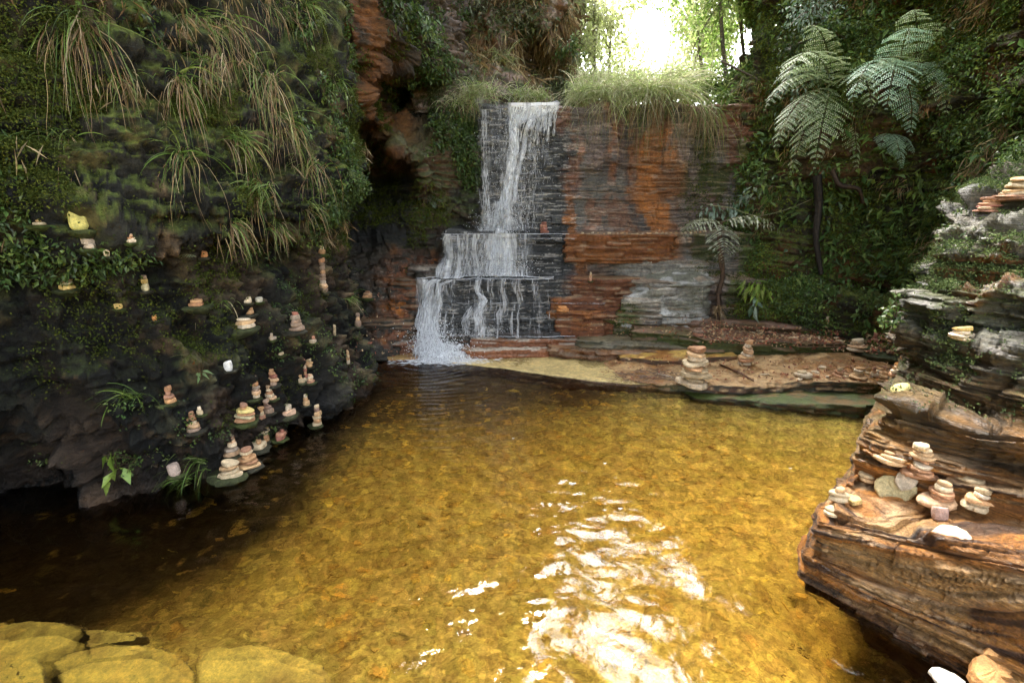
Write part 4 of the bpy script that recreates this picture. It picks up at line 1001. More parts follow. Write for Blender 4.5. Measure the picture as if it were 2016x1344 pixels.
def env_low(X_, Z_, a, b):
    l_ = (.85 + .7 * a) * np.exp(-((X_ + 1.0 + .12 * (Z_ - .5)) / .07) ** 2)
    l2_ = (.4 + .9 * a) * np.exp(-((X_ + .87) / .09) ** 2)
    m_ = (.5 + .9 * a) * np.exp(-((X_ + .38 + .03 * np.sin(Z_ * 18)) / (.02 + .06 * sstep(.75, .4, Z_))) ** 2)
    return np.maximum.reduce([l_, l2_, m_, .45 * np.clip(a * 1.6 - .1 + .4 * b, 0, 1) * sstep(-1.0, -.9, X_) * sstep(.45, .2, X_)])
sheet(-1.12, .45, .88, .2, env_low, .03, 340, 200, 981)
# thin water running along the ledges
for (xa, xb, py, Y, nn, al) in [(880, 1120, 461, 6.2, 170, .55), (820, 1090, 546, 5.97, 330, .7), (900, 1090, 549, 5.96, 160, .5), (900, 1190, 595, 5.95, 45, .3), (930, 1120, 625, 5.95, 45, .35), (880, 1130, 658, 5.9, 120, .4), (860, 1130, 470, 6.2, 60, .3)]:
    strands(nn, [pxz(xa, py, Y), pxz(xb, py, Y)], .004, .0035, al, .14, off=.012, wander=.0)
# lowest tier: rope at the left, small one in the middle, dribbles
strands(560, [pxz(862, 548, 5.97), pxz(848, 556, 5.95), pxz(838, 600, 5.95), pxz(832, 640, 5.93)], [.05, .06, .07, .08], .0055, .75, .15, off=.05)
strands(330, [pxz(890, 549, 5.97), pxz(868, 560, 5.95), pxz(862, 610, 5.95), pxz(858, 650, 5.93)], [.04, .05, .07], .003, .5, .12, off=.04)
strands(260, [pxz(940, 548, 5.95), pxz(942, 575, 5.95), pxz(955, 590, 5.95), pxz(945, 615, 5.95), pxz(946, 655, 5.93)], [.02, .035, .05, .06, .05], .0045, .7, .10, off=.03)
strands(160, [pxz(930, 600, 5.95), pxz(915, 630, 5.95), pxz(920, 655, 5.95)], [.04, .05], .003, .55, .09, off=.03)
for q in range(16):
    xa = rng.uniform(865, 1085)
    strands(int(rng.integers(8, 26)), [pxz(xa, 550, 5.95), pxz(xa + rng.uniform(-6, 6), 650, 5.95)], .02, .002, .4, .09, off=.025)
link('waterfall', W.mesh('waterfall', M_fall), kind='structure')
# spray: droplets as tiny six-cornered beads
oct_v = np.array([[1, 0, 0], [-1, 0, 0], [0, 1, 0], [0, -1, 0], [0, 0, 1], [0, 0, -1]], float)
oct_f = np.array([[0, 2, 4], [2, 1, 4], [1, 3, 4], [3, 0, 4], [2, 0, 5], [1, 2, 5], [3, 1, 5], [0, 3, 5]])
def beads(C_, R_, stretch=1.6, alpha=.8):
    n = len(C_)
    V = C_[:, None] + oct_v[None] * R_[:, None, None] * np.array([1, 1, stretch])
    F = (oct_f[None] + (np.arange(n) * 6)[:, None, None]).reshape(-1, 3)
    c = np.ones((n * 6, 4)); c[:, 3] = alpha
    return V.reshape(-1, 3), F, c
B = Bag()
def cloud(n, cx, cy, cz, sx, sy, sz, r0, r1, stretch=1.6, alpha=.8, zmin=None):
    c = rng.normal(0, 1, (n, 3)) * np.array([sx, sy, sz]) + np.array([cx, cy, cz])
    if zmin is not None: c[:, 2] = zmin + np.abs(c[:, 2] - zmin)
    B.add(*beads(c, rng.uniform(r0, r1, n), stretch, alpha))
cloud(900, .02, 6.38, 2.1, .17, .05, .45, .0015, .0035, 2.5, .6)
cloud(1100, -.13, 6.36, 1.5, .15, .06, .10, .0015, .0045, 1.5, .7, 1.37)
cloud(900, -.12, 6.10, .98, .20, .06, .09, .0015, .0045, 1.5, .7, .87)
cloud(1500, -.92, 5.68, .15, .13, .10, .13, .0025, .008, 1.1, .85, .01)
cloud(1200, -.72, 5.62, .06, .16, .10, .06, .0025, .008, 1.0, .85, .01)
cloud(600, -.35, 5.85, .25, .25, .05, .05, .0015, .004, 1.2, .7, .2)
link('spray', B.mesh('spray', M_fall, False), kind='stuff')
# the white churning water where the lowest rope lands and slides into the pool
nx_, ny_ = 260, 240
XX, YY = np.meshgrid(np.linspace(-1.22, -.30, nx_), np.linspace(5.28, 6.0, ny_))
base = .17 * np.exp(-((XX + .97) / .12) ** 2) * sstep(5.5, 5.92, YY) + .06 * np.exp(-((XX + .74) / .2) ** 2) * sstep(5.48, 5.85, YY) + .05 * sstep(5.35, 5.6, YY)
Pq = np.stack([XX, YY, base], -1)
nz_ = .045 * fbm(Pq, 9, 4, 951, .6) + .02 * np.abs(fbm(Pq, 26, 3, 952)) * 2
fall = np.exp(-(((XX + .80) / .30) ** 4) - (((YY - 5.75) / .36) ** 4))
H = (base + nz_) * sstep(.05, .5, fall) + .006
A_ = .8 * np.clip(sstep(.35, .95, fall + .6 * fbm(Pq, 8, 4, 953)), 0, 1) * (.25 + .75 * sstep(-.3, .3, fbm(Pq, 20, 3, 954)))
cc_ = np.ones(XX.shape + (4,)); cc_[..., 3] = A_
me = make_mesh('foam', np.stack([XX, YY, H], -1).reshape(-1, 3), grid_faces(ny_, nx_), M_foam, cc_.reshape(-1, 4))
link('foam', me, kind='structure')

# arcs of white water sliding and leaping down over it
W = Bag(); B = Bag()
n_ = 1500; S_ = 12
t_ = np.linspace(0, 1, S_)[None]
sx = rng.normal(-.985, .045, n_)[:, None]; sz = rng.uniform(.15, .62, n_)[:, None]; sy = 5.86 + rng.normal(0, .03, n_)[:, None]
ex = sx + (np.abs(rng.normal(0, .22, n_)) * (1.15 - sz[:, 0]) - .05)[:, None]; ey = rng.uniform(5.42, 5.66, n_)[:, None]
ta = rng.uniform(0, .7, n_)[:, None]; tb = ta + rng.uniform(.12, .4, n_)[:, None]
q_ = np.clip(ta + (tb - ta) * t_, 0, 1)
xs = sx + (ex - sx) * q_ ** 1.3; ys = sy + (ey - sy) * q_; zs_ = sz * (1 - q_) ** 1.25 * (1 - .3 * np.sin(q_ * math.pi)) + .015 + .02 * np.sin(q_ * 9 + sx * 90) * (1 - q_)
pr = np.sin(np.linspace(.12, 1, S_) * 3.0)[None]
W.add(*tubes(np.stack([xs, ys, zs_], -1), rng.uniform(.002, .009, n_)[:, None] * (.3 + .7 * pr), np.clip(.8 * pr + 0 * xs, 0, 1)))
# foam spreading on the pool
n_ = 900
x0 = rng.normal(-.80, .22, n_); y0 = 5.58 - np.abs(rng.normal(0, .10, n_)); L_ = rng.uniform(.02, .10, n_)
S_ = 6; t_ = np.linspace(-.5, .5, S_)[None]; an = rng.normal(0, .35, n_)[:, None]
xs = x0[:, None] + L_[:, None] * t_ * np.cos(an); ys = y0[:, None] + L_[:, None] * t_ * np.sin(an)
pr = np.sin(np.linspace(.12, 1, S_) * 3.0)[None]
W.add(*tubes(np.stack([xs, ys, .012 + 0 * xs], -1), rng.uniform(.002, .006, n_)[:, None] * (.3 + .7 * pr), np.clip(.8 * pr + 0 * xs, 0, 1)))
link('waterfall', W.mesh('waterfall', M_fall), kind='structure')
n_ = 4200
x0 = -1.0 + np.abs(rng.normal(0, .28, n_)); y0 = rng.uniform(5.40, 5.88, n_)
zc_ = np.abs(rng.normal(0, .5, n_)) * (.40 * np.exp(-((x0 + 1.0) / .22) ** 2) * sstep(5.4, 5.85, y0) + .05) + .01
B.add(*beads(np.stack([x0, y0, zc_], -1), rng.uniform(.0015, .005, n_), 1.2, .8))
link('spray', B.mesh('spray', M_fall, False), kind='stuff')
# ------------------------------------------------------------------ plants
def unit(v): return v / (np.linalg.norm(v, axis=-1, keepdims=True) + 1e-9)
def leaves(pos, d, nrm, L_, W_, cols, curl=.15, shape=.45):
    """folded leaves: pos, direction, up-normal (n,3), length, width (n)"""
    n = len(pos); d = unit(d); s = unit(np.cross(d, nrm)); u = np.cross(s, d)
    L_ = L_[:, None]; W_ = W_[:, None]
    p0 = pos; pm = pos + d * L_ * shape - u * L_ * .02; p1 = pos + d * L_ - u * L_ * curl
    a = pm + s * W_ * .5 + u * W_ * .18; b = pm - s * W_ * .5 + u * W_ * .18
    V = np.stack([p0, a, p1, b], 1).reshape(-1, 3)
    i = np.arange(n) * 4
    F = np.concatenate([np.stack([i, i + 1, i + 2], -1), np.stack([i, i + 2, i + 3], -1)])
    c = np.repeat(cols, 4, axis=0)
    return V, F, np.concatenate([c, np.ones((len(c), 1))], -1)
def pick(palette, n, var=.25):
    pal = np.array(palette); c = pal[rng.integers(0, len(pal), n)]
    return c * rng.uniform(1 - var, 1 + var, (n, 1))
def blades(pos, d0, L_, W_, droop, cols, S=7, side=None, wig=.035):
    n = len(pos); p = pos.copy(); d = unit(d0); step = L_ / S
    P_ = [p.copy()]; D_ = [d.copy()]
    for k in range(S):
        d = unit(d + np.array([0, 0, -1.0]) * (droop / S)[:, None] + rng.normal(0, wig, (n, 3)))
        p = p + d * step[:, None]; P_.append(p.copy()); D_.append(d.copy())
    P_ = np.stack(P_, 1); D_ = np.stack(D_, 1)
    ref = rng.normal(0, 1, (n, 3)); s = unit(np.cross(D_, ref[:, None] + 0 * D_))
    t = np.linspace(0, 1, S + 1)
    w = (W_[:, None] * np.clip(1.15 - t ** 1.6, .06, 1)[None] * .5)[..., None]
    A = P_ + s * w; B_ = P_ - s * w
    V = np.stack([A, B_], 2).reshape(-1, 3)
    idx = np.arange(n * (S + 1) * 2).reshape(n, S + 1, 2)
    F = np.stack([idx[:, :-1, 0], idx[:, 1:, 0], idx[:, 1:, 1], idx[:, :-1, 1]], -1).reshape(-1, 4)
    c = np.repeat(cols, (S + 1) * 2, axis=0)
    return V, F, np.concatenate([c, np.ones((len(c), 1))], -1)
G_GREEN = [(.10, .17, .03), (.15, .22, .05), (.07, .12, .025), (.20, .26, .07)]
G_DRY = [(.34, .25, .14), (.26, .17, .09), (.42, .34, .21), (.20, .12, .06), (.30, .22, .10)]
G_PALE = [(.42, .50, .22), (.52, .54, .32), (.32, .42, .14), (.56, .52, .36)]  # palette brightened so the rim grass carries the glow of the gap
L_DEEP = [(.035, .065, .015), (.05, .09, .02), (.07, .11, .02), (.03, .05, .012)]
L_MID = [(.07, .13, .03), (.10, .16, .04), (.05, .10, .025), (.13, .18, .04)]
L_GLAU = [(.16, .24, .16), (.22, .30, .22), (.10, .18, .10), (.28, .36, .28)]
L_BRIGHT = [(.22, .34, .05), (.30, .42, .08), (.18, .28, .05), (.36, .42, .12)]
def empty(name, loc, label, cat, group=None):
    o = bpy.data.objects.new(name, None); C.objects.link(o); o.location = tuple(loc); o.empty_display_size = .05
    o['label'] = label; o['category'] = cat
    if group: o['group'] = group
    return o
def part(name, bag_or, mat, parent, smooth=True):
    V, F, c = bag_or
    return link(name, make_mesh(name, V, F, mat, c, smooth), parent=parent)
def tuft(px, py, length, w, label, mat=None, green=60, dry=60, bw=.006, Y=None, up=.5, pal=None, gl=.6, dl=1.0, group='grass tufts hanging on the rock walls', droopg=1.6):
    if Y is None:
        h = hit(px, py)
        if h is None: return
        loc, n, dist = h
    else:
        loc = atY(px, py, Y); n = np.array([0, -1.0, 0]); dist = Y
    sc = dist / 1008 * .95
    Lm = length * sc; wm = w * sc
    o = empty('grass_tuft', loc, label, 'grass tuft', group)
    nh = unit(np.array([n[0], n[1], 0]) + 1e-6)
    tang = np.array([-nh[1], nh[0], 0])
    def base(k):
        return tang * rng.normal(0, wm * .28, (k, 1)) + np.array([0, 0, 1]) * rng.normal(0, wm * .12, (k, 1)) - nh * .01
    if green:
        d = nh * rng.uniform(.3, 1, (green, 1)) + np.array([0, 0, up]) + tang * rng.normal(0, .55, (green, 1)) + np.array([0, 0, 1]) * rng.normal(0, .3, (green, 1))
        part('green_blades', blades(base(green), d, Lm * gl * rng.uniform(.5, 1.15, green), np.full(green, bw) * rng.uniform(.6, 1.3, green), droopg * rng.uniform(.7, 1.5, green), pick(pal or G_GREEN, green)), mat or M_grass, o)
    if dry:
        d = nh * rng.uniform(.15, .9, (dry, 1)) + np.array([0, 0, -.2]) + tang * rng.normal(0, .5, (dry, 1))
        part('dry_blades', blades(base(dry), d, Lm * dl * rng.uniform(.15, 1.0, dry) ** .8, np.full(dry, bw * .7) * rng.uniform(.5, 1.2, dry), rng.uniform(2.0, 4.0, dry), pick(G_DRY + G_DRY + G_GREEN, dry, .4), S=10, wig=.10), M_grass, o)
    return o
TU = [
 (150, 40, 210, 40, 'long dry grass beard hanging at the top left of the left wall', 25, 110),
 (120, 275, 125, 34, 'short mixed green and tan tuft hanging below the leftmost grass beard', 22, 45),
 (375, 30, 160, 60, 'thick dry grass curtain at the top of the left wall', 20, 130),
 (350, 150, 150, 34, 'narrow straw strand bundle below the thick dry curtain', 10, 70),
 (505, 150, 190, 55, 'big shaggy tuft with green crown and long straw tail', 60, 150),
 (355, 300, 150, 38, 'tuft of broad bright green blades with brown dead ones below', 26, 40),
 (500, 370, 130, 60, 'bushy green tuft above the hanging straw on the left wall bulge', 80, 50),
 (600, 320, 100, 60, 'loose tuft of green and straw at the right edge of the left wall', 50, 70),
 (650, 170, 90, 50, 'bright green tuft on the upper right shoulder of the left wall', 80, 20),
 (440, 40, 110, 60, 'dry fringe of grass right of the thick curtain', 10, 90),
 (530, 15, 70, 90, 'wide dry fringe hanging into view at the top edge', 15, 120),
 (455, 440, 90, 55, 'arching dry tuft at the bottom of the left wall bulge', 15, 80),
 (545, 445, 70, 50, 'sparse pale tuft beside the arching dry one on the bulge', 25, 40),
 (262, 785, 75, 34, 'green arching tuft alone on the dark lower left rock', 34, 0),
 (395, 905, 100, 50, 'lush green tuft growing at the waterline by the stone piles', 60, 0),
 (365, 945, 60, 40, 'small yellow green tuft drooping into the dark water', 34, 0),
 (420, 600, 55, 60, 'thin scattered blades above the pale stones on the mossy ledge', 26, 8),
 (690, 590, 50, 40, 'small spiky tuft on the rim of the left wall near the fall', 30, 6),
 (605, 15, 90, 34, 'green tuft at the top where the left wall meets the brown cliff', 40, 15),
 (470, 270, 100, 50, 'hidden green and straw tuft between the two big shaggy ones', 40, 50),
 (560, 240, 120, 50, 'straw coloured tuft right of the big shaggy one', 20, 80),
 (235, 150, 80, 50, 'small brownish tuft on the mossy upper left wall', 16, 40),
 (610, 400, 90, 40, 'short straw tuft below the loose one at the wall edge', 20, 40),
 (400, 120, 90, 60, 'tangled dry tuft in the middle of the upper left wall', 20, 60),
]
for t in TU: tuft(*t[:5], green=max(t[5], 12), dry=(t[6] and max(t[6], 14)), up=(.9 if t[1] > 700 else .5), gl=(.9 if t[1] > 700 else .62))
TB = [
 (940, 188, 70, 60, 6.75, 'pale green grass clump on the rim left of the fall', 110, 50),
 (905, 205, 60, 50, 6.72, 'smaller grass clump left of the pale green rim clump', 60, 30),
 (1030, 190, 55, 50, 7.0, 'grass clump behind the lip of the fall', 70, 40),
 (1062, 192, 40, 40, 7.05, 'low tuft at the very edge of the lip', 50, 20),
 (985, 120, 70, 40, 7.7, 'grass clump on the cliff high above the lip', 60, 30),
 (1150, 190, 60, 50, 6.75, 'leftmost grass clump right of the fall', 110, 40),
 (1190, 192, 85, 50, 6.72, 'grass clump hanging over the wall beside the leftmost right one', 110, 60),
 (1235, 185, 75, 55, 6.74, 'bright clump in the middle of the rim grass', 120, 50),
 (1285, 188, 115, 60, 6.70, 'long clump trailing far down the orange wall', 110, 130),
 (1330, 185, 80, 50, 6.72, 'clump right of the long trailing one on the rim', 90, 50),
 (1170, 165, 60, 70, 7.2, 'sunlit clump set back behind the rim on the left', 110, 10),
 (1255, 160, 60, 80, 7.2, 'sunlit clump set back behind the rim on the right', 120, 10),
 (1320, 160, 60, 70, 7.3, 'sunlit clump set back near the leaning trunks', 110, 10),
]
for t in TB: tuft(t[0], t[1], t[2] * (1.45 if t[0] > 1100 else 1), t[3], t[5], green=t[6] * 2, dry=int(t[7] * 1.5), Y=t[4], pal=G_PALE, mat=M_bright_leaf, bw=.008, up=.75, gl=.8, group='grass clumps on the rim of the fall wall')
tuft(1385, 215, 130, 60, 'brown dead grass skirt at the top right corner of the fall wall', green=20, dry=190, Y=6.4, bw=.008, group='grass clumps on the rim of the fall wall')
tuft(1425, 195, 50, 50, 'small leafy green tuft above the dark hollow', green=60, dry=10, Y=6.45, bw=.012, up=.8, gl=.8, group='grass clumps on the rim of the fall wall')
tuft(1690, 205, 50, 60, 'dim tuft under the large fern on the right wall', green=30, dry=20)
tuft(1925, 215, 70, 50, 'fine pale tuft high on the right wall', green=40, dry=20)
tuft(1990, 205, 60, 50, 'broad bladed tuft at the right edge of the picture', green=26, dry=0, bw=.016)
tuft(1985, 265, 50, 60, 'narrow leaved tuft above the rocky tower', green=26, dry=0, bw=.01)

# ferns: each frond is a part
def frond(base, d0, L_, width, cols, npin=17, nsub=13, droop=1.4, sidev=None):
    n = npin; S = 40
    p = np.array(base, float); d = unit(np.array(d0, float)); P_ = [p.copy()]; D_ = [d.copy()]
    for k in range(S):
        d = unit(d + np.array([0, 0, -1.0]) * droop / S * (.4 + 1.2 * k / S)); p = p + d * L_ / S; P_.append(p.copy()); D_.append(d.copy())
    P_ = np.array(P_); D_ = np.array(D_)
    s = unit(np.cross(D_, np.array([0, 0, 1.0]))) if sidev is None else unit(np.cross(D_, sidev))
    u = np.cross(s, D_)
    pos = []; dr = []; nr_ = []; LL = []; WW = []
    ts = np.linspace(.14, .985, n)
    for t in ts:
        if rng.random() < .05: continue
        k = t * S; i = int(k); q = P_[i]; dd = D_[i]; ss = s[i]; uu = u[i]
        wl = width * (math.sin(min(1, (t + .05) / .38) * math.pi / 2)) * (1 - max(0, (t - .35) / .65) ** 1.3) + .004
        wl0 = wl
        for sg in (-1, 1):
            wl = wl0 * rng.uniform(.78, 1.1)
            pd = unit(ss * sg + dd * rng.uniform(.3, .6) - uu * rng.uniform(0, .35))
            if nsub == 1:
                for f in (0., .33, .66):
                    pos.append(q + pd * wl * f - np.array([0, 0, 1]) * wl * .35 * f * f); dr.append(unit(pd - np.array([0, 0, 1]) * f * .7)); nr_.append(uu); LL.append(wl * .4); WW.append(wl * .10)
                continue
            m = max(3, int(nsub * (.3 + .7 * wl / width)))
            for j in range(m):
                f = (j + .6) / m
                c_ = q + pd * wl * f - uu * wl * .18 * f * f - np.array([0, 0, 1]) * wl * .1 * f * f
                pl = wl / m * 1.9 * (1 - .5 * f) + .002
                for s2 in (-1, 1):
                    pos.append(c_); dr.append(unit(dd * s2 * .9 + pd * .5)); nr_.append(uu); LL.append(min(pl, L_ / n * .42)); WW.append(min(pl, wl / m) * .68)
    pos = np.array(pos); k = len(pos)
    V, F, c = leaves(pos, np.array(dr), np.array(nr_), np.array(LL), np.array(WW), pick(cols, k, .12), curl=.1)
    # rachis
    Vt, Ft, ct = tubes(P_[None, ::4], np.linspace(.004, .001, len(P_[::4]))[None], np.ones((1, len(P_[::4]))))
    ct[:, :3] = np.array([.12, .10, .04])
    F4 = np.concatenate([F, F[:, 2:3]], 1)
    Ft3 = np.concatenate([Ft[:, [0, 1, 2]], Ft[:, [0, 2, 3]]])
    return np.vstack([V, Vt]), np.vstack([F, Ft3 + len(V)]), np.vstack([c, ct])
def fern(px, py, label, fr, cols, Y=None, group=None, name='fern', out=.12, width=.24, **kw):
    """fr: list of (dx, dz, dy, length px)"""
    h = hit(px, py)
    loc = h[0] if Y is None else atY(px, py, Y)
    n = h[1] if (Y is None and h is not None) else np.array([0, -1.0, 0])
    dist = loc[1]
    o = empty(name, loc, label, 'fern', group)
    for (dx, dz, dy, lp) in fr:
        Lm = lp / 1008 * dist * .98
        part('frond', frond((0, 0, 0), (dx, dy, dz), Lm, Lm * width, cols, **kw), M_leaf, o)
    return o
FG = [(.36, .46, .24), (.48, .56, .34), (.26, .36, .16)]
FT = [(.36, .54, .36), (.50, .66, .48), (.27, .44, .28)]
fern(1640, 175, 'large grey green fern whose fronds sweep left and down the right wall', [(-.9, .45, -.4, 200), (-.8, 0, -.5, 220), (-.55, .5, -.5, 260), (-.35, -.2, -.5, 210), (-.95, .8, -.2, 150), (-.1, .2, -.6, 200), (-.6, -.5, -.3, 190), (-1., -.2, -.3, 170), (.1, -.4, -.5, 180), (-.4, .9, -.3, 180), (.25, .5, -.4, 120)], FG, droop=2.0, width=.2)
fern(1765, 150, 'bright blue green fern frond cluster in the middle of the right wall ferns', [(-.45, .3, -.6, 200), (-.75, .5, -.5, 200), (-.1, -.2, -.6, 150), (.1, .3, -.7, 160), (-.3, .8, -.5, 180)], FT, droop=2.6, width=.25)
fern(1800, 150, 'dark feathery fern arching at the upper right of the fern group', [(.1, .8, -.4, 190), (-.3, .9, -.3, 190), (.45, .6, -.4, 190), (-.75, .7, -.3, 150), (.1, .3, -.6, 170), (.5, .1, -.4, 150), (.3, 1., -.3, 160), (-.1, .1, -.6, 170)], FG, droop=2.6, width=.2)
fern(1745, 265, 'small blue green fern hanging below the bright cluster', [(-.2, 0, -.8, 90), (.2, 0, -.8, 80), (-.5, .1, -.6, 70), (0, -.3, -.8, 90)], FT, droop=1.8)
fern(352, 505, 'small fern with three pale leaves on the dark left rock', [(-.15, 1.2, -.3, 60), (.8, .3, -.4, 55), (-.8, .2, -.4, 40)], [(.25, .32, .18), (.32, .38, .24)], droop=.8, width=.22, npin=14, nsub=4)
fern(368, 700, 'tiny fern rosette with an orange leaf on the left rock', [(-.8, .3, -.4, 30), (.8, .3, -.4, 30), (.3, -.2, -.8, 24)], L_MID, droop=.8, width=.22, npin=10, nsub=3)
fern(850, 395, 'small blue green fern in the hollow left of the fall', [(-.5, .4, -.6, 36), (.6, .3, -.6, 36), (0, .6, -.6, 30), (-.8, 0, -.4, 28), (.3, -.1, -.7, 30)], L_GLAU, droop=1.2, npin=12, nsub=4)
fern(800, 385, 'tiny green fern left of the one in the hollow', [(-.5, .4, -.6, 24), (.6, .3, -.6, 24), (0, .3, -.8, 22)], L_MID, droop=1.2, npin=10, nsub=3)
fern(870, 250, 'leafy fern on the brown cliff above the hollow', [(-.5, .3, -.6, 50), (.5, .3, -.6, 50), (0, .1, -.8, 46), (.7, -.1, -.4, 44)], L_MID, droop=1.6, npin=14, nsub=4)

# drooping palm-like plant beside the pale bulge: trunk, fronds and dead skirt
h = hit(1412, 620); b0 = h[0] if h is not None else atY(1412, 620, 5.8)
b0 = atZ(1412, 628, .42); top = atY(1418, 440, b0[1] - .05)
t_ = empty('tree_fern', b0, 'small tree fern with drooping comb-like fronds and a shaggy brown trunk', 'tree fern')
tp = top - b0
pts = np.array([[0, 0, -.05], [.01, 0, .12], [-.01, .01, .3], [.02, 0, .5], tp * .8, tp])
Pt = net(pts[None].repeat(2, 0), 2, 14)[0]
part('trunk', tubes(np.repeat(Pt[None], 9, 0) + rng.normal(0, .010, (9, 1, 3)) + rng.normal(0, .003, (9, 14, 3)), np.full((9, 14), .016) * np.linspace(1.3, .8, 14)[None], np.ones((9, 14)) * .1)[:2] + (np.tile(np.array([.10, .06, .035, .1]), (9 * 14 * 3, 1)) * np.concatenate([rng.uniform(.6, 1.4, (9 * 14 * 3, 1))] * 3 + [np.ones((9 * 14 * 3, 1))], 1),), M_bark, t_)
for (dx, dz, dy, lp) in [(-.6, .3, -.3, 120), (-.1, -.1, -.5, 110), (.45, .3, -.3, 130), (.8, .5, -.1, 100), (-.9, .5, -.1, 90)]:
    Lm = lp / 1008 * b0[1]
    part('frond', frond(tp, (dx, dy, dz), Lm, Lm * .34, [(.24, .27, .17), (.32, .34, .24), (.17, .20, .11)], npin=17, nsub=1, droop=2.0), M_leaf, t_)
k = 60
part('dry_skirt', blades(np.tile(tp * .12, (k, 1)) + rng.normal(0, .02, (k, 3)), np.stack([rng.normal(0, .5, k), rng.uniform(-1, -.2, k), rng.uniform(-.1, .5, k)], -1), rng.uniform(.08, .2, k), np.full(k, .008), rng.uniform(1.5, 3, k), pick(G_DRY, k)), M_grass, t_)

# broad-leaved shrubs: stems and leaves
def shrub(px, py, r_px, label, n=60, ll=.07, lw=.03, pal=L_MID, Y=None, droop=.5, nst=7, off=.12, flat=.8, name='shrub', cat='shrub', mat=None, rad=None, group=None):
    if Y is None:
        h = hit(px, py)
        if h is None: return
        loc, nn, dist = h
    else: loc = atY(px, py, Y); nn = np.array([0, -1.0, 0]); dist = Y
    r = r_px / 1008 * dist
    o = empty(name, loc, label, cat, group)
    cen = nn * off * .6 + np.array([0, 0, off * .2])
    ends = unit(rng.normal(0, 1, (nst, 3))) * r * rng.uniform(.4, 1, (nst, 1)) * np.array([1, flat, .85]) + cen
    S = 6; tt_ = np.linspace(0, 1, S)[None, :, None]
    mid = ends * .5 + np.array([0, 0, r * .25])
    Ps = (1 - tt_) ** 2 * 0 + 2 * tt_ * (1 - tt_) * mid[:, None] + tt_ ** 2 * ends[:, None]
    V, F, c = tubes(Ps, np.linspace(.005, .002, S)[None].repeat(nst, 0), np.ones((nst, S)))
    c[:, :3] = np.array([.10, .07, .04])
    part('stems', (V, F, c), M_leaf, o)
    i = rng.integers(0, nst, n); t = rng.uniform(.35, 1.02, n); k = np.clip((t * (S - 1)).astype(int), 0, S - 1)
    pos = Ps[i, k] + rng.normal(0, r * .13, (n, 3))
    d = unit(Ps[i, np.minimum(k + 1, S - 1)] - Ps[i, k - 1]) * .5 + rng.normal(0, .7, (n, 3)) + np.array([0, 0, -droop])
    up = np.array([0, -.35, 1.0]) + rng.normal(0, .35, (n, 3))
    part('leaves', leaves(pos, d, up, ll * rng.uniform(.6, 1.25, n), lw * rng.uniform(.7, 1.2, n), pick(pal, n), curl=.2), mat or M_leaf, o)
    return o
shrub(1570, 165, 75, 'grey green small leaved shrub at the left end of the fern group', 420, .045, .022, L_GLAU, Y=6.0, nst=12)
shrub(1600, 25, 70, 'blue green shrub high on the right wall near the trees', 420, .05, .022, L_GLAU, Y=5.9, nst=12)
shrub(1560, 95, 60, 'dim green shrub between the two blue green ones', 200, .05, .025, L_DEEP, Y=6.1)
shrub(1650, 70, 60, 'dark shrub with a few pale leaves above the ferns', 160, .06, .03, L_MID, Y=5.7)
shrub(1440, 415, 55, 'pale drooping broad leaves above the small tree fern', 46, .12, .045, L_GLAU, Y=6.1, droop=1.2)
shrub(1395, 420, 30, 'bluish leaf cluster left of the drooping broad leaves', 24, .11, .045, L_GLAU, Y=6.25, droop=1.0)
shrub(1500, 370, 60, 'thin branch with scattered green leaves under the grey fern', 50, .09, .035, L_MID, Y=6.0, droop=.4)
shrub(1490, 570, 42, 'bright lime green long leaved plant on the litter terrace', 44, .15, .035, L_BRIGHT, Y=5.6, droop=1.4, mat=M_bright_leaf)
shrub(1480, 600, 26, 'large drooping leaf pair below the lime green plant', 10, .14, .05, L_GLAU, Y=5.5, droop=1.4)
shrub(1540, 605, 36, 'small dark green herb right of the lime green plant', 60, .05, .03, L_MID)
shrub(1710, 600, 46, 'yellowish green leafy cushion at the foot of the right wall', 220, .035, .02, L_MID)
shrub(1640, 590, 40, 'green herb cushion left of the yellowish one', 150, .035, .02, L_MID)
shrub(1765, 640, 34, 'soft green plant beside the rocky tower foot', 140, .03, .02, L_MID)
shrub(1590, 635, 30, 'low green clump on the edge of the litter terrace', 120, .03, .018, L_DEEP)
shrub(1170, 605, 1, 'x', 1) if False else None
shrub(1985, 330, 60, 'dense small leaved green bush on top of the rocky tower', 800, .026, .015, L_MID, Y=3.2, nst=14)
shrub(230, 925, 34, 'broad green leaves hanging over the black water at left', 14, .11, .045, L_BRIGHT, droop=1.2)
shrub(270, 905, 40, 'fine leaved dark plant right of the broad hanging leaves', 150, .02, .012, L_MID)
shrub(310, 920, 26, 'small pale leaves beside the fine leaved dark plant', 10, .04, .03, G_PALE)
shrub(575, 265, 55, 'leafy dark green plant among the tufts of the left wall', 200, .045, .02, L_MID)
shrub(640, 190, 50, 'bright leafy plant on the left wall shoulder', 160, .04, .018, L_MID)
shrub(610, 60, 50, 'leafy green plant high at the left wall edge', 160, .04, .018, L_MID)
shrub(280, 60, 60, 'dark small leaved plant high on the left wall', 200, .03, .016, L_DEEP)
shrub(700, 150, 30, 'green sprig on the brown overhang', 40, .05, .02, L_MID)
shrub(840, 60, 60, 'blue green bush on the brown cliff top left of centre', 260, .07, .03, L_MID, Y=5.9)
shrub(760, 25, 55, 'deep green bush at the very top of the brown cliff', 260, .07, .03, L_DEEP)
shrub(875, 130, 45, 'small bush above the black hollow', 160, .06, .025, L_MID)
shrub(900, 330, 40, 'bush on the ledges left of the upper fall', 160, .045, .022, L_MID)
shrub(860, 215, 40, 'bush hanging under the black hollow', 140, .05, .022, L_MID)
shrub(935, 40, 50, 'dusty green bush on the mauve cliff above the fall', 180, .07, .03, [(.14, .17, .09), (.2, .22, .13)])
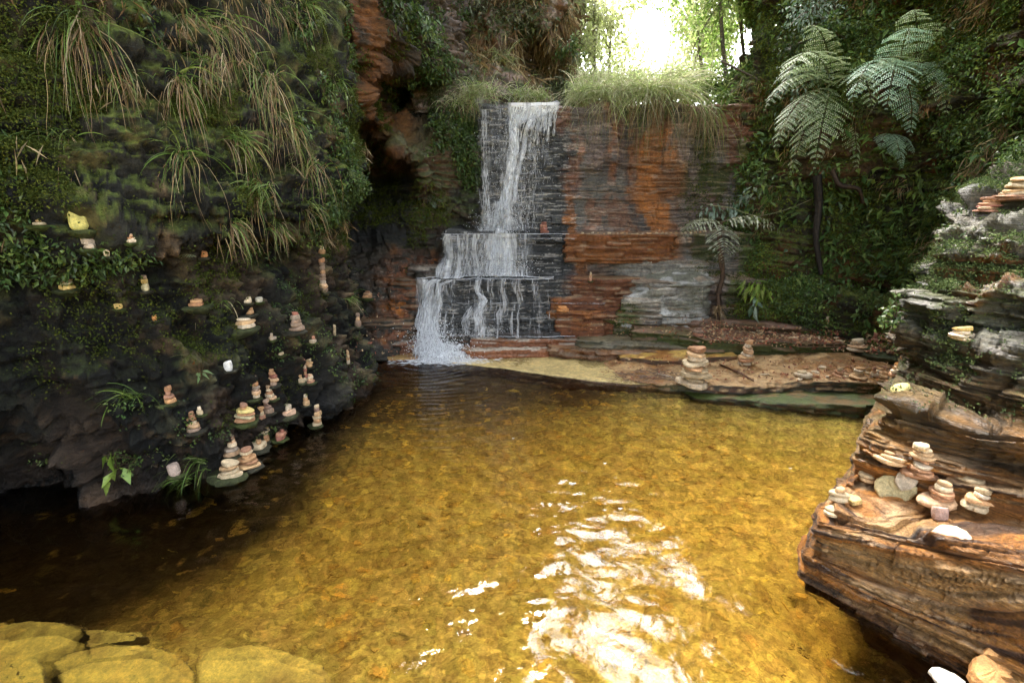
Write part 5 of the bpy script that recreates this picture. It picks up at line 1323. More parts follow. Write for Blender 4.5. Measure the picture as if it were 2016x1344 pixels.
shrub(1120, 110, 40, 'bush at the left edge of the bright gap', 200, .07, .03, L_MID, Y=8.0)
shrub(395, 748, 16, 'pair of curled leaves on the left rock', 5, .06, .025, [(.2, .3, .12), (.4, .15, .04)])
# long thin bent stem
def stem(name, pts, r, label, colr, cat='stem', mat=None, n=40, group=None):
    pts = np.array(pts); o_ = pts[0]
    P_ = interp_axis(pts - o_, n, 0, True)
    V, F, c = tubes(P_[None], np.full((1, n), r) * np.linspace(1.2, .6, n)[None], np.ones((1, n)) * .1)
    c[:, :3] = colr
    return link(name, make_mesh(name, V, F, mat or M_bark, c), label=label, cat=cat, loc=o_, group=group)
stem('twig', [atY(1392, 403, 6.1), atY(1440, 410, 6.0), atY(1490, 425, 5.9), atY(1550, 412, 5.8), atY(1608, 388, 5.7)], .006, 'long thin bent green twig reaching across the right wall', rgb(.2, .2, .1), 'twig')
stem('root', [atY(1610, 345, 5.6), atY(1614, 400, 5.62), atY(1608, 470, 5.6), atY(1618, 540, 5.55)], .05, 'thick dark root running down the right wall below the ferns', rgb(.03, .022, .015), 'root')
stem('root', [atY(1640, 335, 5.5), atY(1655, 365, 5.4), atY(1690, 372, 5.35), atY(1700, 400, 5.4)], .03, 'bent brown root beside the thick dark one', rgb(.06, .035, .02), 'root')
stem('branch', [atY(1420, 120, 7.2), atY(1530, 175, 6.5), atY(1620, 215, 5.9), atY(1700, 190, 5.5)], .015, 'slender bare branch behind the fern group', rgb(.12, .09, .06), 'branch')

# ---- scattered growth on the walls (nobody could count it)
def scatter(name, surf, n, maskf, ll, lw, pal, per=1, lift=.01, droop=.4, seed=1, mat=None, kind='stuff', spread=.02, outw=.7):
    P_, Nn_ = surf
    w = maskf(P_, Nn_); w = np.clip(w, 0, None); w = w / w.sum()
    idx = rng.choice(len(P_), n, p=w)
    p = np.repeat(P_[idx], per, 0) + rng.normal(0, spread, (n * per, 3)); nn = np.repeat(Nn_[idx], per, 0)
    p = p + nn * lift
    m = n * per
    d = nn * outw + rng.normal(0, .7, (m, 3)) + np.array([0, 0, -droop])
    up = nn + np.array([0, 0, .6]) + rng.normal(0, .3, (m, 3))
    base_c = np.repeat(pick(pal, n, .2), per, 0)
    V, F, c = leaves(p, d, up, ll * rng.uniform(.5, 1.3, m), lw * rng.uniform(.6, 1.3, m), base_c * rng.uniform(.7, 1.3, (m, 1)), curl=.2)
    return link(name, make_mesh(name, V, F, mat or M_leaf, c, False), kind=kind)
def clump(P_, f, seed, a=.0, b=.4): return sstep(a, b, fbm(P_, f, 3, seed))
scatter('moss', WL, 30000, lambda P_, n_: (P_[:, 1] > 1.5) * (P_[:, 2] > .25) * (P_[:, 2] < 4.2) * (clump(P_, 2.2, 1001, .05, .45) + .03) * (.25 + np.clip(n_[:, 2] + .3, 0, 1)) * (.25 + 1.5 * sstep(1.2, 1.5, P_[:, 2])), .016, .009, [MOSS * .9, MOSS2 * .8, rgb(.07, .09, .02)], per=4, mat=M_moss, spread=.015)
scatter('creeping_plants', WL, 3600, lambda P_, n_: (P_[:, 1] > 1.5) * (P_[:, 2] > 1.3) * (P_[:, 2] < 4.5) * clump(P_, 1.7, 1002, .1, .5), .035, .016, L_MID + L_DEEP, per=6, spread=.03)
scatter('dry_grass', WL, 1100, lambda P_, n_: (P_[:, 1] > 1.5) * (P_[:, 2] > 1.4) * (P_[:, 2] < 4.5) * clump(P_, 1.5, 1003, .0, .4), .11, .004, G_DRY, per=6, spread=.03, droop=1.6, mat=M_grass, outw=.4)
scatter('creeping_plants', WL, 500, lambda P_, n_: (P_[:, 1] > 2.2) * (P_[:, 2] > .1) * (P_[:, 2] < 1.2) * clump(P_, 3, 1004, .2, .6), .02, .012, L_DEEP + L_MID, per=6, spread=.02)
scatter('moss', WB, 9000, lambda P_, n_: (P_[:, 2] > .9) * (P_[:, 2] < 4.8) * clump(P_, 1.8, 1011, 0, .5) * (.3 + np.clip(n_[:, 2] + .3, 0, 1)), .03, .018, [MOSS * 1.2, MOSS2 * .8], per=4, mat=M_moss)
scatter('creeping_plants', WB, 2200, lambda P_, n_: (P_[:, 2] > 1.2) * ((P_[:, 0] > -1.15) | (P_[:, 2] > 2.4)) * (P_[:, 2] < 5) * clump(P_, 1.4, 1012, .05, .4) * (P_[:, 0] > -1.6), .055, .025, L_MID + L_DEEP, per=6, spread=.04)
scatter('creeping_plants', WU, 2600, lambda P_, n_: (P_[:, 2] < 6) * clump(P_, 1.4, 1021, 0, .4), .07, .03, [(.14, .17, .08), (.09, .12, .05), (.2, .2, .12)], per=6, spread=.06)
scatter('dry_grass', WU, 900, lambda P_, n_: (P_[:, 2] < 6) * clump(P_, 1.4, 1022, 0, .4), .25, .012, G_DRY, per=6, spread=.05, droop=1.6, mat=M_grass)
scatter('moss', WR, 34000, lambda P_, n_: (P_[:, 0] > 1.5) * (P_[:, 0] < 5.5) * (P_[:, 2] > .3) * (P_[:, 2] < 4.8) * (clump(P_, 1.6, 1031, -.2, .4) + .1) * (.25 + np.clip(n_[:, 2] + .3, 0, 1)), .028, .017, [MOSS * 1.9, MOSS2 * 1.4, rgb(.13, .17, .04), rgb(.09, .14, .05)], per=4, mat=M_moss, spread=.02)
scatter('creeping_plants', WR, 9500, lambda P_, n_: (P_[:, 0] > 1.5) * (P_[:, 0] < 5.5) * (P_[:, 2] > .4) * (P_[:, 2] < 5) * clump(P_, 1.5, 1032, -.05, .4), .04, .018, [tuple(1.5 * np.array(q)) for q in L_MID + L_DEEP], per=6, spread=.04)
scatter('creeping_plants', WR, 900, lambda P_, n_: (P_[:, 0] > 1.5) * (P_[:, 0] < 5.5) * (P_[:, 2] > .5) * (P_[:, 2] < 5) * clump(P_, 1.1, 1035, 0, .4), .10, .04, [tuple(1.4 * np.array(q)) for q in L_MID], per=5, spread=.07)
scatter('dry_grass', WR, 1600, lambda P_, n_: (P_[:, 0] > 1.5) * (P_[:, 0] < 5.5) * (P_[:, 2] > 1) * (P_[:, 2] < 5) * clump(P_, 1.5, 1033, .1, .5), .11, .005, G_DRY, per=6, spread=.04, droop=1.4, mat=M_grass)
scatter('moss', WO, 16000, lambda P_, n_: (P_[:, 2] > .75) * (P_[:, 2] < 2.1) * (P_[:, 1] > 1.9) * (P_[:, 0] < 3.6) * (.15 + np.clip(n_[:, 2], 0, 1)) * (clump(P_, 3, 1041, -.2, .3) + .05), .012, .008, [(.10, .14, .05), (.14, .18, .06), (.07, .10, .04)], per=4, mat=M_moss, spread=.008, droop=0)
scatter('creeping_plants', WO, 300, lambda P_, n_: (P_[:, 2] > 1.4) * (P_[:, 2] < 2.1) * (P_[:, 1] > 2.6) * (P_[:, 0] < 3.6) * np.clip(n_[:, 2], 0, 1), .02, .012, L_MID, per=6, spread=.015)
scatter('moss', WF, 3500, lambda P_, n_: (P_[:, 0] > .95) * (P_[:, 1] < 6.8) * (sstep(2.0, 2.4, P_[:, 0]) + .8 * sstep(.3, .1, np.abs(P_[:, 0] - 1.2)) * (P_[:, 2] < .6)) * clump(P_, 3, 1051, -.2, .3), .022, .013, [MOSS * 1.2, MOSS2, rgb(.05, .08, .03)], per=4, mat=M_moss, spread=.015)

# plateau behind the lip, hidden ground that carries the trees
XX, YY = np.meshgrid(np.linspace(-30, 40, 160), np.linspace(7.4, 80, 160))
Pg = np.stack([XX, YY, 0 * XX], -1)
Zt = 2.78 + .10 * (YY - 7.4).clip(0, 4) + .5 * fbm(Pg, .15, 3, 1101) * sstep(10, 20, YY) + 1.2 * sstep(4.5, 7, np.abs(XX - 1.6)) + .06 * fbm(Pg, 1.5, 3, 1102)
col = mix(np.broadcast_to(MOSS2, XX.shape + (3,)), BROWN, sstep(-.2, .4, fbm(Pg, .8, 3, 1103)))
link('ground', make_mesh('ground', np.stack([XX, YY, Zt], -1).reshape(-1, 3), grid_faces(160, 160), M_left, np.concatenate([col, 0 * XX[..., None]], -1).reshape(-1, 4)), kind='structure')

# trees seen against the bright gap
def tree(base, height, lean, label, r=.05, crown_r=1.0, n=1400, pal=L_BRIGHT, ll=.10, lw=.05, crown_at=.75, nb=9, name='tree', mat=None, gaps=.5):
    o = empty(name, base, label, 'tree', 'trees above the fall')
    S = 16; t = np.linspace(0, 1, S)
    top = np.array([lean[0], lean[1], height])
    trunk = t[:, None] * top + np.stack([.12 * np.sin(t * 5 + base[0]), .1 * np.sin(t * 4), 0 * t], -1) * height * .15
    V, F, c = tubes(trunk[None], (r * (1.15 - .75 * t))[None], np.ones((1, S)) * .1); c[:, :3] = rgb(.16, .13, .10)
    part('trunk', (V, F, c), M_bark, o)
    k0 = (rng.uniform(.4, .95, nb) * (S - 1)).astype(int)
    st = trunk[k0]; en = st + unit(rng.normal(0, 1, (nb, 3)) + np.array([0, 0, .5])) * crown_r * rng.uniform(.6, 1.1, (nb, 1))
    q = np.linspace(0, 1, 7)[None, :, None]
    br = st[:, None] * (1 - q) + en[:, None] * q + np.array([0, 0, 1]) * (q * (1 - q)) * crown_r * .4
    V, F, c = tubes(br, (r * .35 * np.linspace(1, .25, 7))[None].repeat(nb, 0), np.ones((nb, 7)) * .1); c[:, :3] = rgb(.14, .11, .08)
    part('limbs', (V, F, c), M_bark, o)
    ncl = nb * 4; ci = rng.integers(0, nb, ncl); cq = rng.integers(2, 7, ncl)
    cc2 = br[ci, cq] + rng.normal(0, crown_r * .2, (ncl, 3))
    w_ = rng.integers(0, ncl, n)
    pos = cc2[w_] + rng.normal(0, crown_r * .13, (n, 3))
    cshade = rng.uniform(.6, 1.25, ncl)[w_][:, None]
    part('crown', leaves(pos, rng.normal(0, 1, (n, 3)) + np.array([0, 0, -.6]), rng.normal(0, .5, (n, 3)) + np.array([0, 0, 1]), ll * rng.uniform(.6, 1.3, n), lw * rng.uniform(.7, 1.2, n), pick(pal, n) * cshade, curl=.15), mat or M_bright_leaf, o)
LT = [(.26, .38, .09), (.36, .46, .15), (.20, .32, .07), (.42, .48, .20)]
LP = [(.42, .46, .22), (.5, .52, .3), (.36, .42, .16)]
def gp(px, Y, z=3.0): p = atY(px, 300, Y); return np.array([p[0], Y, z])
tree(gp(1440, 7.6, 2.75), 4.0, (-.5, .3), 'slender leaning trunk with yellow green leaves right of the bright gap', .035, 1.0, 3200, LT, .08, .04)
tree(gp(1490, 8.0, 2.8), 4.2, (-.9, .2), 'second slender trunk leaning left across the first', .03, 1.1, 3200, LT, .08, .04)
tree(gp(1400, 8.6, 2.9), 3.6, (-.6, .3), 'thin tree with sparse lime leaves in the middle of the gap', .035, .9, 900, LT, .09, .045)
tree(gp(1520, 8.6, 2.9), 4.5, (.2, .2), 'leafy tree behind the right wall shoulder', .06, 1.3, 2600, L_MID + LT, .09, .045)
tree(gp(1345, 10.5, 3.0), 2.6, (.3, .2), 'pale washed out tree deep in the gap at right', .04, 1.3, 4200, LP, .11, .055)
tree(gp(1205, 10.8, 3.0), 2.5, (-.1, .2), 'pale washed out tree deep in the gap at left', .04, 1.3, 4200, LP, .11, .055)
tree(gp(1165, 9.2, 3.0), 2.6, (.05, .2), 'tree with pale foliage beside the mauve cliff', .04, .9, 2600, LP, .09, .045)
tree(gp(1580, 7.8, 2.9), 4.6, (.1, .1), 'dark leafy tree standing above the right wall', .07, 1.2, 2600, L_MID, .09, .045)
tree(gp(1290, 13, 3.2), 2.3, (.2, .2), 'small far tree in the very middle of the gap', .05, 1.5, 1500, LP, .13, .06)
def bush(px, Y, r_px, label, pal, z=2.95, n=1100):
    p = atY(px, 300, Y); p[2] = z
    pix = 672 - 1008 * 0
    s = shrub(px, 190, r_px, label, n, .085, .04, pal, Y=Y, nst=16, mat=M_bright_leaf, off=.05, droop=.3, group='bushes in the bright gap')
    return s
bush(1160, 8.0, 55, 'pale bush in the gap next to the mauve cliff', LP)
bush(1225, 8.6, 60, 'pale bush behind the bright rim grass', LP + LT)
bush(1300, 8.3, 60, 'yellow green bush in front of the thin trunks', LT + LP)
bush(1370, 7.7, 55, 'yellow green bush at the foot of the leaning trunks', LT)
bush(1440, 7.5, 55, 'green bush tucked behind the dark hollow', L_MID + LT)
bush(1500, 7.3, 60, 'deep green bush on the right wall shoulder', L_MID)
# ------------------------------------------------------------------ stones
def stone_mesh(name, r, h, seed, col, n=14, angular=.3):
    rg = np.random.default_rng(seed)
    ang = np.sort((np.arange(n) + rg.uniform(-.3, .3, n)) / n * 2 * math.pi)
    el = rg.uniform(.65, .95)
    rad = r * (1 + angular * (.6 * np.cos(ang * 2 + rg.uniform(0, 6)) * .4 + .5 * np.cos(ang * 3 + rg.uniform(0, 6)) * .5 + rg.uniform(-.25, .25, n)))
    x = np.cos(ang) * rad; y = np.sin(ang) * rad * el
    lv = [(0, .72), (.22, .98), (.5, 1.0), (.82, .97), (1.0, .86)]
    tx, ty = rg.uniform(-.22, .22, 2)
    V = []
    for z_, s_ in lv:
        jit = 1 + rg.uniform(-.035, .035, n)
        V.append(np.stack([x * s_ * jit, y * s_ * jit, h * (z_ + (z_ > .7) * (tx * x / r + ty * y / r)) + rg.uniform(-.04, .04, n) * h], -1))
    for z_, s_ in [(1.03, .4)]:
        V.append(np.stack([x * s_, y * s_, h * (z_ + tx * x / r * s_ + ty * y / r * s_) + rg.uniform(-.05, .05, n) * h], -1))
    V = np.concatenate(V); nl = 6
    V = np.vstack([V, [[0, 0, h * 1.04]], [[0, 0, 0]]])
    F = grid_faces(nl, n, True)
    me = bpy.data.meshes.new(name)
    j = np.arange(n)
    tri = [(int((nl - 1) * n + a), int((nl - 1) * n + (a + 1) % n), nl * n) for a in j] + [(int((a + 1) % n), int(a), nl * n + 1) for a in j]
    me.from_pydata([tuple(v) for v in V], [], [tuple(int(q) for q in f) for f in F] + tri)
    cv = np.tile(np.append(col, .1), (len(V), 1)); cv[:, :3] *= rg.uniform(.88, 1.1, (len(V), 1))
    a = me.color_attributes.new('Col', 'FLOAT_COLOR', 'POINT'); a.data.foreach_set('color', cv.astype(np.float32).ravel())
    me.materials.append(M_stone)
    for p_ in me.polygons: p_.use_smooth = False
    return me
S_PALE = [(.56, .44, .27), (.50, .38, .22), (.60, .49, .34), (.56, .36, .18), (.52, .30, .14)]
S_WARM = [(.50, .28, .13), (.42, .22, .11), (.56, .36, .20), (.38, .20, .12), (.60, .48, .32)]
S_DULL = [(.26, .18, .12), (.32, .22, .15), (.22, .14, .10), (.38, .30, .22)]
S_YEL = [(.62, .50, .18), (.60, .42, .14), (.55, .48, .28)]
S_RED = [(.36, .14, .09), (.30, .12, .08), (.42, .20, .12), (.40, .28, .20)]
ORD = ['bottom', 'second', 'third', 'fourth', 'fifth', 'sixth', 'seventh', 'eighth', 'ninth', 'tenth', 'eleventh']
LEDGE = Bag()
ledge_list = []
sid = [100]
def pile(px, py, hpx, wpx, n, phrase, pal, on=None, taper=.55, perch=False, big=None, top_pal=None, Y=None, z=None, gcat='stacked stones'):
    """a stack of n flat stones whose foot is at photograph pixel (px, py)"""
    if z is not None: loc = atZ(px, py, z); dist = np.linalg.norm(loc - np.array([0, 0, CAM_H])); nn = np.array([0, 0, 1.0])
    elif Y is not None: loc = atY(px, py, Y); dist = Y; nn = np.array([0, -1.0, 0])
    else:
        h = hit(px, py)
        if h is None: return
        loc, nn, dist = h
        if px < 760 and loc[2] < .03:
            loc = atZ(px, py, .03); nn = np.array([.85, -.5, 0]); dist = np.linalg.norm(loc - np.array([0, 0, CAM_H])); perch = True
    dep_ = loc[1]
    sc = dist / 1008 * .97 * (dep_ / dist) ** .0 / math.sqrt(1 + ((px - 1008) / 1008) ** 2 * .5)
    H_ = hpx * sc * (1.12 if px < 760 else 1); W_ = wpx * sc
    loc = loc.copy()
    if perch:                                       # a little ledge of bedrock under the pile
        nh = np.array([nn[0], nn[1], 0]); nh = nh / (np.linalg.norm(nh) + 1e-6)
        if np.linalg.norm(nh) < .5: nh = np.array([1, 0, 0.])
        loc = loc + nh * (W_ * .30)
        ledge_list.append((loc.copy(), nh, W_))
    hs = np.array([1.0] * n) * rng.uniform(.7, 1.3, n); hs[0] *= 1.25; hs = hs / hs.sum() * H_
    zc = loc[2]; ox = 0; oy = 0
    for i in range(n):
        f = i / max(1, n - 1)
        r = W_ / 2 * (1 - (1 - taper) * f) * rng.uniform(.72, 1.2)
        if n == 1: r = W_ / 2
        sid[0] += 1
        pl = (top_pal if (top_pal and i == n - 1) else pal)
        col = np.array(pl[int(rng.integers(0, len(pl)))]) * rng.uniform(.85, 1.15)
        me = stone_mesh('stone', r, hs[i] * 1.0, sid[0], col, n=(18 if wpx > 40 else 12))
        if n == 1: lab = phrase
        elif i == 0: lab = 'bottom stone of ' + phrase
        elif i == n - 1: lab = 'top stone of ' + phrase
        else: lab = ORD[i] + ' stone up in ' + phrase
        o = link('stone', me, label=lab, cat='stone', group='flat stones stacked in small piles' if n > 1 else None)
        o.location = (loc[0] + ox, loc[1] + oy, zc)
        o.rotation_euler = (rng.normal(0, .05), rng.normal(0, .05), rng.uniform(0, 6.28))
        if n == 1 and not perch and nn[2] > .2:
            q_ = Vector((0, 0, 1)).rotation_difference(Vector(nn)); o.rotation_euler = (q_.to_matrix() @ o.rotation_euler.to_matrix()).to_euler()
        zc += hs[i] * .97
        ox += rng.normal(0, r * .10); oy += rng.normal(0, r * .08)
PL = [
 (132, 568, 30, 28, 6, 'the pale pile alone on the far left dark rock', S_PALE + S_YEL, 1),
 (178, 489, 38, 30, 5, 'the dark brown pile under the yellow block', S_DULL, 1),
 (80, 443, 10, 26, 2, 'the tiny pair at the upper far left', S_PALE, 1),
 (257, 478, 14, 16, 3, 'the small orange pile right of the yellow block', S_WARM, 1),
 (215, 504, 12, 16, 1, 'single pale orange stone between the yellow block and the far left pile', S_WARM + S_YEL, 1),
 (286, 572, 26, 18, 3, 'the slim pile with two yellow flats', S_YEL + S_DULL, 1),
 (236, 607, 8, 14, 1, 'small yellowish flat stone below the slim yellow pile', S_YEL, 1),
 (307, 630, 8, 11, 1, 'tiny bright orange stone on the dark left rock', [(.6, .26, .08)], 1),
 (397, 506, 10, 18, 1, 'orange brown stone beside the three leaved fern', [(.48, .22, .09)], 1),
 (391, 600, 11, 36, 2, 'the wide flat orange pair under thin grass', S_WARM + S_YEL, 1),
 (487, 596, 9, 15, 1, 'small orange stone on the mossy ledge', S_WARM, 1),
 (512, 594, 8, 13, 1, 'small cream stone right of the orange one on the mossy ledge', [(.6, .55, .42)], 1),
 (484, 619, 14, 24, 2, 'the greenish cream pair on the mossy ledge', S_YEL + S_PALE, 1),
 (470, 646, 16, 40, 3, 'the broad cream pile on the mossy ledge', S_PALE, 1),
 (578, 650, 34, 28, 5, 'the purplish pile high on the left wall ribs', S_DULL + S_RED, 1),
 (553, 697, 10, 16, 2, 'the small tan pair under the purplish pile', S_WARM, 1),
 (536, 668, 12, 14, 2, 'the grey pair left of the small tan pair', S_DULL, 1),
 (613, 674, 12, 15, 2, 'the pink pair on a rib near the wall edge', S_RED + S_PALE, 1),
 (637, 575, 60, 18, 9, 'the ragged column of brown stones near the wall edge', S_DULL + S_WARM, 1),
 (630, 500, 14, 20, 2, 'the curved pair above the ragged brown column', S_PALE, 1),
 (658, 660, 20, 9, 4, 'the thin pale column at the wall edge', S_PALE, 1),
 (498, 784, 40, 20, 7, 'the dark pointed pile on the lower left rock', S_DULL + S_WARM, 1),
 (539, 757, 30, 18, 5, 'the red topped pile at the head of the stone ladder', S_RED + S_WARM, 1),
 (537, 784, 26, 17, 5, 'the middle pile of the stone ladder', S_WARM, 1),
 (531, 811, 26, 18, 4, 'the lowest pile of the stone ladder', S_RED + S_DULL, 1),
 (481, 826, 34, 36, 6, 'the wide tawny pile left of the tall tower', S_WARM + S_YEL, 1),
 (515, 868, 66, 20, 12, 'the tall slim tower near the water', S_PALE + S_WARM, 1),
 (502, 880, 16, 34, 2, 'the cream pair at the foot of the tall tower', S_PALE, 1),
 (563, 815, 20, 30, 2, 'the plump pink pair right of the tall tower', [(.62, .40, .26), (.6, .5, .36)], 1),
 (603, 748, 40, 11, 7, 'the thin red column beside the round mossy stone', S_RED + S_WARM, 1),
 (594, 752, 16, 15, 4, 'the squat cream pile left of the thin red column', S_PALE, 1),
 (614, 752, 16, 14, 4, 'the squat pink pile right of the thin red column', S_WARM, 1),
 (602, 796, 20, 14, 3, 'the pointed pinkish pile above the cave of the wall foot', S_PALE + S_RED, 1),
 (620, 836, 38, 18, 6, 'the pile with a dark middle at the waterline', S_PALE + S_DULL, 1),
 (327, 794, 30, 22, 4, 'the white topped orange pile on the dark lower rock', S_WARM, 1),
 (387, 845, 34, 26, 5, 'the red and orange pile above the lush green tuft', S_WARM + S_RED, 1),
 (398, 814, 14, 14, 2, 'the white pair behind the red and orange pile', S_PALE, 1),
 (548, 862, 18, 22, 3, 'the small pink pile right of the slim tower foot', S_RED + S_PALE, 1),
 (454, 893, 38, 28, 5, 'the leaning pile with a sharp purple slab', S_WARM + S_DULL, 1),
 (481, 914, 32, 40, 6, 'the broad pink pyramid at the waterline', S_PALE + S_WARM, 1),
 (446, 932, 26, 46, 4, 'the low pile on a long tan slab', S_PALE, 1),
 (352, 932, 20, 20, 1, 'rounded pink stone behind the lush green tuft', [(.55, .42, .34)], 1),
 (455, 728, 16, 15, 1, 'single white round stone stuck on the brown streak', [(.72, .72, .68)], 1),
 (726, 585, 12, 22, 3, 'the small orange pile left of the lower fall', S_WARM, 1),
 (686, 715, 24, 9, 4, 'the slim pale pile on the outer rim of the left rock', S_PALE, 1),
 (704, 642, 24, 16, 3, 'the brown pile on the ledges near the wall edge', S_DULL + S_WARM, 1),
 (608, 720, 14, 16, 3, 'the little jumble above the thin red column', S_PALE + S_WARM, 1),
 (1362, 760, 80, 62, 9, 'the biggest cairn on the front edge of the shelf', S_WARM + S_PALE, 0),
 (1467, 717, 50, 34, 8, 'the second cairn on the shelf', S_WARM + S_PALE, 0),
 (1373, 660, 16, 28, 4, 'the squat dark pile on the terrace edge', S_RED + S_DULL, 0),
 (1582, 742, 12, 30, 2, 'the wide cream pair on the shelf', S_PALE, 0),
 (1607, 741, 9, 18, 2, 'the small cream pair right of the wide one', S_PALE, 0),
 (1650, 741, 17, 20, 3, 'the round topped pile on the shelf', S_PALE + S_WARM, 0),
 (1688, 743, 20, 28, 5, 'the layered cream pile on the shelf', S_PALE, 0),
 (1721, 741, 18, 15, 3, 'the narrow pile right of the layered cream one', S_PALE + S_WARM, 0),
 (1740, 743, 12, 18, 2, 'the low pair between two narrow shelf piles', S_PALE, 0),
 (1759, 741, 20, 15, 3, 'the last narrow pile before the right rock', S_PALE + S_WARM, 0),
 (1690, 690, 22, 40, 4, 'the flat brown pile on the mossy block', S_WARM, 0),
 (1627, 645, 22, 12, 4, 'the thin tan pile in the litter', S_WARM, 0),
 (1722, 672, 16, 12, 3, 'the red pile in the litter', S_RED, 0),
 (1073, 459, 22, 20, 4, 'the red and cream pile on the upper ledge by the fall', S_RED + S_PALE, 0),
 (1163, 553, 18, 8, 3, 'the thin orange pile on the middle ledge', S_WARM, 1),
 (1108, 613, 11, 38, 2, 'the wide orange pair on the lower ledge', [(.55, .28, .08), (.5, .22, .07)], 0),
 (1893, 668, 24, 50, 4, 'the cream pile halfway up the right rock tower', S_PALE + S_YEL, 0),
 (1944, 418, 26, 52, 6, 'the reddish pile on top of the right rock', S_RED + S_WARM, 0),
 (1998, 396, 40, 60, 8, 'the tall layered pile at the top right corner of the rock', S_PALE + S_WARM, 0),
 (1774, 768, 8, 32, 1, 'single yellowish flat stone on the tip of the right rock', S_YEL, 0),
 (1742, 808, 16, 34, 2, 'the pale pair on the left shoulder of the right rock', S_PALE, 0),
 (1750, 908, 22, 56, 3, 'the broad grey cream pile on the right rock', S_PALE, 0),
 (1808, 938, 62, 50, 9, 'the tallest pile on the right rock', S_PALE + S_WARM, 0),
 (1785, 948, 10, 38, 1, 'white flat stone left of the tallest pile on the right rock', [(.60, .50, .36)], 0),
 (1764, 968, 14, 66, 1, 'big angular yellow slab lying on the right rock', [(.62, .52, .27)], 0),
 (1706, 946, 14, 42, 2, 'the white pair left of the big yellow slab', S_PALE, 0),
 (1650, 985, 26, 40, 3, 'the cream pile at the corner of the right rock', S_PALE + S_WARM, 0),
 (1682, 990, 11, 28, 1, 'small orange yellow stone right of the corner pile', [(.62, .44, .16)], 0),
 (1640, 1012, 12, 40, 2, 'the thin flakes at the very corner of the right rock', S_PALE, 0),
 (1843, 990, 44, 48, 5, 'the orange topped pile right of the yellow slab', S_PALE + S_WARM, 0),
 (1917, 1000, 42, 50, 5, 'the pile right of the orange topped one', S_PALE, 0),
 (1910, 944, 14, 42, 2, 'the pair on the upper bed of the right rock', S_PALE + S_YEL, 0),
 (1848, 1022, 22, 28, 1, 'round reddish stone below the orange topped pile', [(.45, .30, .24)], 0),
 (1874, 1054, 7, 52, 1, 'long cream slab lying below the round reddish stone', [(.56, .44, .30)], 0),
]
for q in PL: pile(q[0], q[1], q[2], q[3], q[4], q[5], q[6], perch=bool(q[7]))
# the yellow block that tops the brown pile, and the two stones in the bottom right corner
pile(163, 452, 24, 32, 1, 'large square yellow block above the dark brown pile at left', [(.62, .55, .16)], perch=True)
me = stone_mesh('stone', .085, .07, 4001, np.array([.60, .30, .10]), n=24)
o = link('stone', me, label='rounded orange boulder at the bottom right corner of the picture', cat='stone', loc=atZ(1950, 1336, .02)); o.rotation_euler = (.2, -.3, .5)
me = stone_mesh('stone', .05, .018, 4002, np.array([.72, .66, .55]), n=16)
link('stone', me, label='white flat stone left of the rounded orange corner boulder', cat='stone', loc=atZ(1862, 1340, .0))
for (loc, nh, W_) in ledge_list:
    tg = np.array([-nh[1], nh[0], 0])
    c0 = loc - nh * W_ * .8
    k = 14; a = np.linspace(0, 2 * math.pi, k, endpoint=False)
    rr = W_ * .6
    for_v = []
    for z_, s_, sh in [(-.9, .35, -.4), (-.5, .8, -.1), (-.18, 1.0, 0), (0, .93, 0)]:
        ring_ = c0 + nh * (W_ * .55) + (np.cos(a)[:, None] * tg * rr * 1.25 + np.sin(a)[:, None] * nh * rr * 1.5) * s_ * (1 + rng.uniform(-.12, .12, (k, 1))) + np.array([0, 0, z_ * W_ * .6]) + nh * sh * W_
        for_v.append(ring_)
    V = np.vstack(for_v + [np.array([c0 + nh * (W_ * .55)])])
    F = grid_faces(4, k, True)
    F = np.vstack([F, [[3 * k + i_, 3 * k + (i_ + 1) % k, 4 * k, 4 * k] for i_ in range(k)]])
    tri = F[-k:, :3]; F = F[:-k]
    F3 = np.vstack([F[:, [0, 1, 2]], F[:, [0, 2, 3]], tri])
    cc3 = np.tile(np.append(mix(DARK * 1.6, MOSS, rng.random()), .3), (len(V), 1)); cc3[:, :3] *= rng.uniform(.7, 1.5, (len(V), 1))
    LEDGE.add(V, F3, cc3)
link('rock_ledge', LEDGE.mesh('rock_ledge', M_left, True), kind='structure')

# pebbles along the upper ledge
k = 0
for px in np.arange(1150, 1392, 9.5):
    px = px + rng.uniform(-3, 3)
    if 1140 < px < 1392:
        loc = atY(px, 461, 6.27); g = ground_z(loc[0], loc[1], 1.52)
        zz = g if g is not None and g > 1.2 else loc[2]
        me = stone_mesh('pebble', rng.uniform(.010, .022), rng.uniform(.010, .02), 5000 + k, np.array(S_PALE[k % 5]), n=8)
        o = link('pebble', me, label='small pale pebble in the row along the upper orange ledge', cat='pebble', group='pebbles in a row on the upper ledge', loc=(loc[0], loc[1], zz - .002)); k += 1
# flat stones scattered over the terrace and the shelf
for i in range(90):
    if i < 60: px = rng.uniform(1480, 1800); py = rng.uniform(640, 672) + (px - 1480) * .06
    else: px = rng.uniform(1500, 1790); py = rng.uniform(722, 748)
    h = hit(px, py)
    if h is None or h[1][2] < .4 or h[0][1] < 4.15 or h[0][2] > .7: continue
    ci = int(rng.integers(0, 10)); cw = 'pale' if ci < 5 else 'rusty brown'
    me = stone_mesh('stone', rng.uniform(.018, .04), rng.uniform(.008, .02), 6000 + i, np.array((S_PALE + S_WARM)[ci]), n=9)
    o = link('stone', me, label=('small flat %s stone strewn among the leaf litter of the upper terrace' if i < 60 else 'small flat %s stone strewn on the wet lower shelf near the stone row') % cw, cat='stone', group='loose %s stones on the %s' % (cw, 'terrace' if i < 60 else 'lower shelf'), loc=h[0])
    o.rotation_euler = (rng.normal(0, .12), rng.normal(0, .12), rng.uniform(0, 6))
